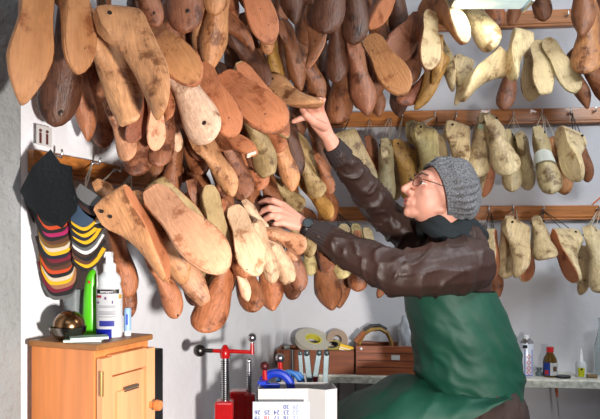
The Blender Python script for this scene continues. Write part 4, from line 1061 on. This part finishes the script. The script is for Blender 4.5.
# neck and trunk (continuous with the head)
NB = W(462, 238, 2.12); CH = W(455, 300, 2.14); PV = W(478, 398, 2.16)
capsule(bm, Hd(-.03, -.06), NB, .058, .064, 24)
SL = W(466, 265, 1.97); SR = W(430, 252, 2.26)
capsule(bm, SL, SR, .055, .055, 20); capsule(bm, NB, CH, .07, .12, 24); capsule(bm, CH, PV, .12, .13, 24)
EL = W(398, 274, 1.84); WL = W(313, 231, 1.88)
ER = W(384, 214, 2.22); WR = W(334, 148, 2.04)
capsule(bm, SL, EL, .052, .042, 18); capsule(bm, EL, WL, .042, .024, 18)
capsule(bm, SR, ER, .050, .040, 18); capsule(bm, ER, WR, .040, .024, 18)
HL = W(474, 412, 2.05); HR = W(474, 412, 2.25); KL = W(384, 424, 1.98); KR = W(386, 430, 2.24)
KL.z = .89; KR.z = .88
AL = Vector((KL.x+.05, KL.y+.02, .36)); AR = Vector((KR.x+.03, KR.y, .34))
for h_, k_, a_ in ((HL, KL, AL), (HR, KR, AR)):
    capsule(bm, h_, k_, .085, .058, 20); capsule(bm, k_, a_, .056, .036, 18); capsule(bm, a_+Vector((.02, 0, -.02)), a_+Vector((-.16, 0, -.045)), .036, .028, 14)
# hands ---- left (near) hand, fingers curled over the pale lasts
def chain(bm, pts, rs):
    for i in range(len(pts)-1): capsule(bm, pts[i], pts[i+1], rs[i], rs[i+1], 12)
dh = 1.90
wl = W(309, 229, 1.885)
kn = [W(283, 205.5, dh+.02), W(279, 210.5, dh), W(278, 216.5, dh-.018), W(281, 223, dh-.03)]
for k_, p_ in enumerate(kn): capsule(bm, wl.lerp(p_, .05), p_, .019, .0125, 12)
capsule(bm, WL, wl, .0245, .022, 16)
chain(bm, [kn[0], W(273, 200.5, dh+.015), W(266, 200.5, dh+.03), W(260.5, 202.5, dh+.045)], [.0115, .0100, .0092, .0078])
chain(bm, [kn[1], W(270, 208.0, dh-.03), W(263.5, 210.5, dh-.015), W(259.5, 215.5, dh+.005)], [.0118, .0102, .0094, .008])
chain(bm, [kn[2], W(271, 216.0, dh-.05), W(265.5, 219.0, dh-.038), W(262.5, 224, dh-.02)], [.0115, .0100, .0092, .0078])
chain(bm, [kn[3], W(275.5, 224.5, dh-.055), W(272, 229, dh-.045), W(270.5, 234, dh-.03)], [.0108, .0092, .0082, .007])
chain(bm, [W(300, 222, dh+.03), W(289, 216, dh+.06), W(277, 212, dh+.075), W(268, 209, dh+.07)], [.016, .0125, .0105, .009])
# right (far) hand, reaching up under the held last
wr = W(330, 140, 2.03)
capsule(bm, WR, wr, .026, .0245, 16)
dk = 1.975
kr = [W(309, 118, dk+.0), W(312.5, 113, dk), W(317, 110.5, dk+.006), W(321.5, 112, dk+.02)]
for k_, p_ in enumerate(kr): capsule(bm, wr, p_, .0195, .012, 12)
chain(bm, [kr[0], W(303.5, 117.5, dk-.02), W(298.5, 119.5, dk-.03), W(293.5, 121.5, dk-.03)], [.0115, .0100, .0092, .0078])
chain(bm, [kr[1], W(308.5, 107.5, dk-.03), W(311, 103, dk-.05), W(315, 101.5, dk-.04)], [.0115, .0100, .009, .0078])
chain(bm, [kr[2], W(314.5, 105, dk-.045), W(317, 100.5, dk-.075), W(320.5, 99.5, dk-.065)], [.0115, .0100, .009, .0078])
chain(bm, [kr[3], W(321.5, 106, dk-.01), W(322.5, 101.5, dk-.035), W(324, 99.5, dk-.04)], [.0105, .009, .0082, .007])
chain(bm, [W(324, 127, dk-.0), W(314, 122, dk-.05), W(306, 115, dk-.07), W(302, 109.5, dk-.06)], [.0155, .0125, .0105, .0088])
me = remesh(bm, .0034, 3, 'body'); body = link('body', me, M_skin, man)
# face details
M_lip = mat('lip', (196, 108, 98), .45); M_eye = mat('eye_white', (230, 222, 216), .25); M_iris = mat('iris', (60, 50, 42), .2); M_metal = mat('dark_metal_rim', (70, 66, 64), .3, .9)
for s_ in (1, -1):
    bm = B(); ball(bm, Hd(.0745, -.004, s_*.031), (.0125, .0125, .0075), HM, 18, 12); e = ob('eye', bm, M_eye, man, True, 80)
    bm = B(); ball(bm, Hd(.0845, -.003, s_*.0325), (.0042, .0060, .0058), HM, 14, 8); ob('iris', bm, M_iris, e, True, 80)
    bm = B(); chain(bm, [Hd(.081, .003, s_*.020), Hd(.0865, .0050, s_*.031), Hd(.0745, .001, s_*.046)], [.0036, .0042, .0036]); chain(bm, [Hd(.079, -.011, s_*.020), Hd(.084, -.0125, s_*.031), Hd(.0745, -.008, s_*.046)], [.0032, .0036, .0032]); ob('eyelid', bm, M_skin, man, True, 80)
    bm = B(); chain(bm, [Hd(.094, .021, s_*.014), Hd(.092, .026, s_*.03), Hd(.078, .023, s_*.048)], [.0028, .0032, .0018]); ob('eyebrow', bm, mat('brow_hair', (92, 72, 60), .8), man, True, 80)
bm = B()
chain(bm, [Hd(.0985, -.0640, -.016), Hd(.1045, -.0635, 0), Hd(.0985, -.0640, .016)], [.0028, .0040, .0028]); chain(bm, [Hd(.0965, -.0755, -.014), Hd(.1025, -.0760, 0), Hd(.0965, -.0755, .014)], [.0030, .0044, .0030]); ob('lips', bm, M_lip, man, True, 80)
gl = bpy.data.objects.new('eyeglasses', None); COL.objects.link(gl); gl.parent = man
for s_ in (1, -1):
    bm = B(); c = Hd(.103, -.006, s_*.033); tube(bm, [c+Sd*(.021*math.cos(a))+Up*(.0155*math.sin(a))-F*(.012*max(0, s_*math.cos(a))) for a in [2*math.pi*k/28 for k in range(28)]], .0011, 6, True); ob('rim', bm, M_metal, gl, True)
    bm = B(); vs = [bm.verts.new(c+Sd*(.0205*math.cos(a))+Up*(.015*math.sin(a))-F*(.012*max(0, s_*math.cos(a)))) for a in [2*math.pi*k/28 for k in range(28)]]; bm.faces.new(vs); bmesh.ops.solidify(bm, geom=bm.faces[:], thickness=.0015); ob('lens', bm, mat('clear_lens', (245, 248, 250), .03, trans=1.0, alpha=.25), gl, True)
    bm = B(); tube(bm, [Hd(.091, .003, s_*.054), Hd(.06, .004, s_*.068), Hd(.0, .004, s_*.078)], .0012, 6); ob('temple', bm, M_metal, gl, True)
bm = B(); tube(bm, [Hd(.103, -.002, -.012), Hd(.108, .002, 0), Hd(.103, -.002, .012)], .0011, 6); ob('bridge', bm, M_metal, gl, True)
# beanie
M_knit = bpy.data.materials.new('grey_knit'); M_knit.use_nodes = True; nt = M_knit.node_tree; b = nt.nodes['Principled BSDF']
b.inputs['Roughness'].default_value = .95
tc = nt.nodes.new('ShaderNodeTexCoord'); nz = nt.nodes.new('ShaderNodeTexNoise'); nz.inputs['Scale'].default_value = 260; nz.inputs['Detail'].default_value = 4
rp = nt.nodes.new('ShaderNodeValToRGB'); rp.color_ramp.elements[0].position = .35; rp.color_ramp.elements[1].position = .65
rp.color_ramp.elements[0].color = lin((66, 66, 69)); rp.color_ramp.elements[1].color = lin((132, 132, 136))
bpn = nt.nodes.new('ShaderNodeBump'); bpn.inputs['Strength'].default_value = .8; bpn.inputs['Distance'].default_value = .004
nt.links.new(tc.outputs['Object'], nz.inputs['Vector']); nt.links.new(nz.outputs[0], rp.inputs[0]); nt.links.new(rp.outputs[0], b.inputs['Base Color'])
nt.links.new(nz.outputs[0], bpn.inputs['Height']); nt.links.new(bpn.outputs[0], b.inputs['Normal'])
Bd = (F*.105+Up*.150).normalized(); Bn = (F*-.80+Up*.60); Bn = (Bn-Bd*Bn.dot(Bd)).normalized(); BC = Hd(.015, -.008, 0)
bm = B(); rings = []; NR = 26; NA = 192
for i in range(NR+1):
    t_ = i/NR; h = -.006+.150*t_; rr = [(0, .985), (.08, 1.03), (.3, 1.12), (.5, 1.13), (.68, 1.03), (.82, .82), (.92, .55), (.98, .26), (1, .04)]
    r_ = lerp_tab(rr, t_); sag = -.010*math.sin(t_*math.pi)
    q = []
    for k in range(NA):
        a = 2*math.pi*k/NA; rib = .0034*math.cos(a*30+math.sin(t_*7)*.4)*(1 if t_ < .95 else .3)
        if t_ < .14: rib = .0016*math.cos(a*60)
        nf = noise.noise(Vector((math.cos(a)*1.6, math.sin(a)*1.6, t_*5+3)))*.010*min(1, t_*4)
        dr = 1+(rib+nf)/.09
        q.append(bm.verts.new(BC+Bn*(h)+Bd*(.097*r_*math.cos(a)*dr+sag)+Sd*(.088*r_*math.sin(a)*dr)))
    rings.append(q)
for A, C in zip(rings, rings[1:]):
    for k in range(NA): bm.faces.new((A[k], A[(k+1) % NA], C[(k+1) % NA], C[k]))
bm.faces.new(rings[-1]); 
bmesh.ops.recalc_face_normals(bm, faces=bm.faces); bmesh.ops.solidify(bm, geom=bm.faces[:], thickness=.005)
ob('beanie', bm, M_knit, man, True, 80)
# scarf / hood
M_teal = mat('dark_teal_fleece', (16, 26, 30), .85, bump=.15, bscale=60)
bm = B()
for k, (z_, rr_, ro) in enumerate(((-.116, .072, .014), (-.134, .088, .018), (-.156, .100, .020))):
    c = Hd(-.062-.010*k, z_+.012, 0); ax1 = (F*.9+Up*.15).normalized()
    tube(bm, [c+ax1*(rr_*math.cos(a))+Sd*(rr_*.92*math.sin(a))+Up*(.008*math.sin(a*3+k)) for a in [2*math.pi*j/36 for j in range(36)]], ro, 10, True)
capsule(bm, W(470, 226, 2.08), W(480, 236, 2.14), .03, .03); capsule(bm, Hd(-.088, -.100, .03), Hd(-.088, -.100, -.03), .048, .048)
me = remesh(bm, .006, 3, 'scarf'); link('scarf', me, M_teal, man)
# jacket: trunk and sleeves in one, with creases
M_jack = mat('brown_jacket_cloth', (55, 36, 31), .5, var=.12, scale=10, bump=.12, bscale=70, spec=.4)
bm = B()
capsule(bm, SL+Vector((0, -.0, 0)), SR, .078, .075, 24)
capsule(bm, W(456, 250, 2.10), W(450, 300, 2.12), .100, .125, 32)
capsule(bm, W(461, 264, 2.12), W(458, 330, 2.14), .088, .125, 32); capsule(bm, W(464, 300, 2.12), W(470, 372, 2.14), .09, .105, 32)
capsule(bm, W(452, 300, 2.14), W(466, 372, 2.14), .12, .125, 32)
chain(bm, [SL, SL.lerp(EL, .5)+Vector((0, 0, -.004)), EL, EL.lerp(WL, .5)+Vector((0, 0, -.006)), WL+(EL-WL)*.10], [.088, .080, .068, .054, .034])
chain(bm, [SR, SR.lerp(ER, .5), ER, ER.lerp(WR, .5), WR+(ER-WR)*.06], [.078, .066, .060, .050, .034])
me = remesh(bm, .0052, 4, 'jacket')
def crease(me, segs, amp):
    me.calc_loop_triangles()
    vn = [v.normal.copy() for v in me.vertices]
    for v in me.vertices:
        p = v.co; best = None
        for (a, b, f, ph) in segs:
            ab_ = b-a; t_ = max(0, min(1, (p-a).dot(ab_)/ab_.length_squared)); dd = (p-(a+ab_*t_)).length
            if best is None or dd < best[0]: best = (dd, t_, a, b, f, ph)
        dd, t_, a, b, f, ph = best; ax = (b-a).normalized(); x_, y_ = frame_of(ax); r_ = p-a; u = r_.dot(ax); ang = math.atan2(r_.dot(y_), r_.dot(x_))
        wv = noise.noise(p*7)*.9
        n1 = 1-abs(noise.noise(Vector((u*f*.62+wv*.5+math.sin(ang+ph)*.9, ang*.55+ph, math.sin(ang)*.6))))*2.0
        n2 = 1-abs(noise.noise(Vector((u*f*2.1+wv, ang*1.3+ph*2, 5))))*2.0
        v.co = p+vn[v.index]*amp*(n1**3*1.0+n2**3*.10-.35)
crease(me, [(SL, EL, 20, 1), (EL, WL, 24, 2), (SR, ER, 30, 3), (ER, WR, 34, 4), (W(460, 247, 2.10), W(470, 372, 2.14), 12, 5)], .0085)
link('jacket', me, M_jack, man)
M_cuff = mat('dark_ribbed_cuff', (46, 36, 36), .85, bump=.1, bscale=100)
for (w_, e_, r0) in ((WL, EL, .031), (WR, ER, .032)):
    ax = (e_-w_).normalized(); x_, y_ = frame_of(ax); bm = B(); rings = []
    for i in range(9):
        q = []; c = w_+ax*(-.012+.058*i/8); r_ = r0+.0085*(i/8)
        for k in range(96):
            a = 2*math.pi*k/96; rr = r_+.0012*math.cos(24*a); q.append(bm.verts.new(c+x_*rr*math.cos(a)+y_*rr*math.sin(a)))
        rings.append(q)
    for A, C in zip(rings, rings[1:]):
        for k in range(96): bm.faces.new((A[k], A[(k+1) % 96], C[(k+1) % 96], C[k]))
    bmesh.ops.recalc_face_normals(bm, faces=bm.faces); bmesh.ops.solidify(bm, geom=bm.faces[:], thickness=.005)
    ob('cuff', bm, M_cuff, man, True, 80)
# wrist watch
wa = bpy.data.objects.new('wristwatch', None); COL.objects.link(wa); wa.parent = man
ax = (WL-EL).normalized(); c = WL+ax*.020; x_, y_ = frame_of(ax); face = (Vector((0, 0, 0.35))+Vector((.15, -1, 0))); face = (face-ax*face.dot(ax)).normalized(); oth = ax.cross(face)
bm = B(); tube(bm, [c+face*.0300*math.cos(a)+oth*.0300*math.sin(a) for a in [2*math.pi*k/32 for k in range(32)]], .0042, 8, True)
for v in bm.verts: v.co += ax*((v.co-c).dot(ax))*1.2
ob('strap', bm, M_black, wa, True)
Mw = basis(ax, oth, face, c+face*.029)
bm = B(); lathe(bm, [(0, 0), (.0145, 0), (.0155, .003), (.0145, .008), (.0125, .0085), (0, .0082)], n=24, M=Mw); ob('case', bm, M_dsteel, wa, True, 40)
bm = B(); lathe(bm, [(0, .0083), (.0115, .0083), (.0115, .0089), (0, .0089)], n=24, M=Mw); ob('dial', bm, mat('dial_grey', (60, 70, 76), .3), wa, True, 40)
# apron: bib and back wrap over the jacket, skirt over the raised lap
M_apron = mat('green_apron', (6, 68, 51), .6, var=.12, scale=7, bump=.1, bscale=40, spec=.5)
def apron_r(t): return lerp_tab([(0, 0), (1, 1)], t)
bm = B(); rings = []; NA = 120
cols = [  # level y px: centre x px, half width m, half depth m, depth
 (282, 448, .138, .165, 2.13), (296, 450, .147, .172, 2.13), (315, 455, .155, .180, 2.135), (335, 461, .163, .184, 2.14), (355, 465, .168, .186, 2.145), (372, 467, .168, .190, 2.15), (388, 474, .150, .192, 2.15), (402, 477, .140, .190, 2.15)]
NL = 44
for i in range(NL+1):
    py = 289+(402-289)*i/NL
    cx_ = lerp_tab([(c[0], c[1]) for c in cols], py); hw = lerp_tab([(c[0], c[2]) for c in cols], py); hd_ = lerp_tab([(c[0], c[3]) for c in cols], py); dd = lerp_tab([(c[0], c[4]) for c in cols], py)
    c = W(cx_, py, dd); q = []
    for k in range(NA):
        a = 2*math.pi*k/NA
        # diagonal drag folds running from the back down to the belly
        u = i/NL; fo = noise.noise(Vector((math.cos(a)*2.2+u*1.5, math.sin(a)*2.0, u*5.5-math.cos(a)*1.6)))
        f2 = 1-abs(noise.noise(Vector((math.cos(a)*3, math.sin(a)*2, u*9-math.cos(a)*3.0))))*2
        dr = (fo*.013+f2**3*.005)*min(1, .25+u*1.2)
        x = (hw+dr)*math.copysign(abs(math.cos(a))**.85, math.cos(a)); y = (hd_+dr)*math.copysign(abs(math.sin(a))**.85, math.sin(a))
        zz = 0
        if i < 8: zz = -.006*math.cos(a)*(1-i/8)
        q.append(bm.verts.new(c+Vector((x, y, zz))))
    rings.append(q)
for A, C in zip(rings, rings[1:]):
    for k in range(NA): bm.faces.new((A[k], A[(k+1) % NA], C[(k+1) % NA], C[k]))
bmesh.ops.recalc_face_normals(bm, faces=bm.faces); bmesh.ops.solidify(bm, geom=bm.faces[:], thickness=.003)
ap = ob('apron', bm, M_apron, man, True, 80)
# skirt over both thighs
bm = B(); rings = []; NS = 50; NC = 60
for i in range(NS+1):
    u = i/NS                                       # 0 at the belly, 1 past the knees
    px = 500+(338-500)*u
    top = lerp_tab([(338, 424), (350, 411), (368, 397), (385, 388), (400, 382), (430, 381), (470, 383), (500, 384), (512, 384)], px)
    low = lerp_tab([(338, 440), (380, 455), (430, 436), (470, 414), (490, 402), (500, 396), (512, 388)], px)
    q = []
    for k in range(NC+1):
        v = k/NC                                   # from the near hem, over the thighs, to the far hem
        ang = math.pi*(v); y = 2.14-.235*math.cos(ang) if u < 2 else 0
        zt = P(px, top, 2.14).z; zl = P(px, low, 1.92).z
        z = zl+(zt-zl)*(math.sin(ang)**.42)
        fo = noise.noise(Vector((px*.03, v*5, 2)))*.012+(1-abs(noise.noise(Vector((px*.02+v*3, v*4-px*.025, 7))))*2)**3*.009
        x = (px-300)*2.02/FP
        q.append(bm.verts.new(Vector((x, y, z+fo*math.sin(ang)+ -0.0))-base+Vector((0, -fo*math.cos(ang)*.8, 0))))
    rings.append(q)
for A, C in zip(rings, rings[1:]):
    for k in range(NC): bm.faces.new((A[k], A[k+1], C[k+1], C[k]))
bmesh.ops.recalc_face_normals(bm, faces=bm.faces); bmesh.ops.solidify(bm, geom=bm.faces[:], thickness=.003)
ob('apron_skirt', bm, M_apron, ap, True, 80)
# red apron tie
bm = B(); 
for (x0, y0, x1, y1) in ((516, 364, 519, 368), (515, 374, 519, 379), (516, 392, 520, 398)): capsule(bm, W(x0, y0, 2.13), W(x1, y1, 2.11), .006, .005, 10)
ob('red_tie', bm, mat('red_cord', (200, 30, 46), .6), ap, True)
# trousers and shoes
M_trou = mat('dark_brown_trousers', (58, 42, 38), .8, var=.25, scale=18, bump=.2, bscale=60)
bm = B()
for h_, k_, a_ in ((HL, KL, AL), (HR, KR, AR)):
    chain(bm, [h_+Vector((.02, 0, 0)), k_+Vector((.03, 0, -.03)), a_], [.105, .068, .052])
capsule(bm, W(486, 415, 2.06), W(486, 415, 2.24), .128, .128, 24)
me = remesh(bm, .007, 3, 'trousers'); crease(me, [(HL, KL, 18, 1), (HR, KR, 18, 2), (KL, AL, 14, 3), (KR, AR, 14, 4)], .009); link('trousers', me, M_trou, man)
for a_ in (AL, AR):
    bm = B(); capsule(bm, a_+Vector((.02, 0, -.02)), a_+Vector((-.17, 0, -.045)), .046, .038, 16)
    me = remesh(bm, .006, 2, 'shoe'); link('shoe', me, mat('black_shoe', (24, 22, 22), .4), man)
# stool carrying him
st = thing('work_stool', 'tall wooden work stool under the seated man', 'stool', (base.x+.05, base.y+.03, 0))
sz = W(486, 415, 2.15).z-.128-.002
bm = B(); box(bm, (0, 0, sz-.02), (.34, .34, .04), bev=.01); ob('seat', bm, M_dwood, st)
for sx in (-1, 1):
    for sy in (-1, 1): bm = B(); tube(bm, [(sx*.12, sy*.12, sz-.03), (sx*.17, sy*.17, 0)], .02, 10); ob('leg', bm, M_dwood, st, True)
fz = AL.z-.045-.05
bm = B(); box(bm, (-.30, 0, fz-.012), (.34, .40, .024), bev=.004); box(bm, (-.15, .17, fz-.03), (.30, .03, .04)); box(bm, (-.15, -.17, fz-.03), (.30, .03, .04)); ob('foot_rest', bm, M_dwood, st)
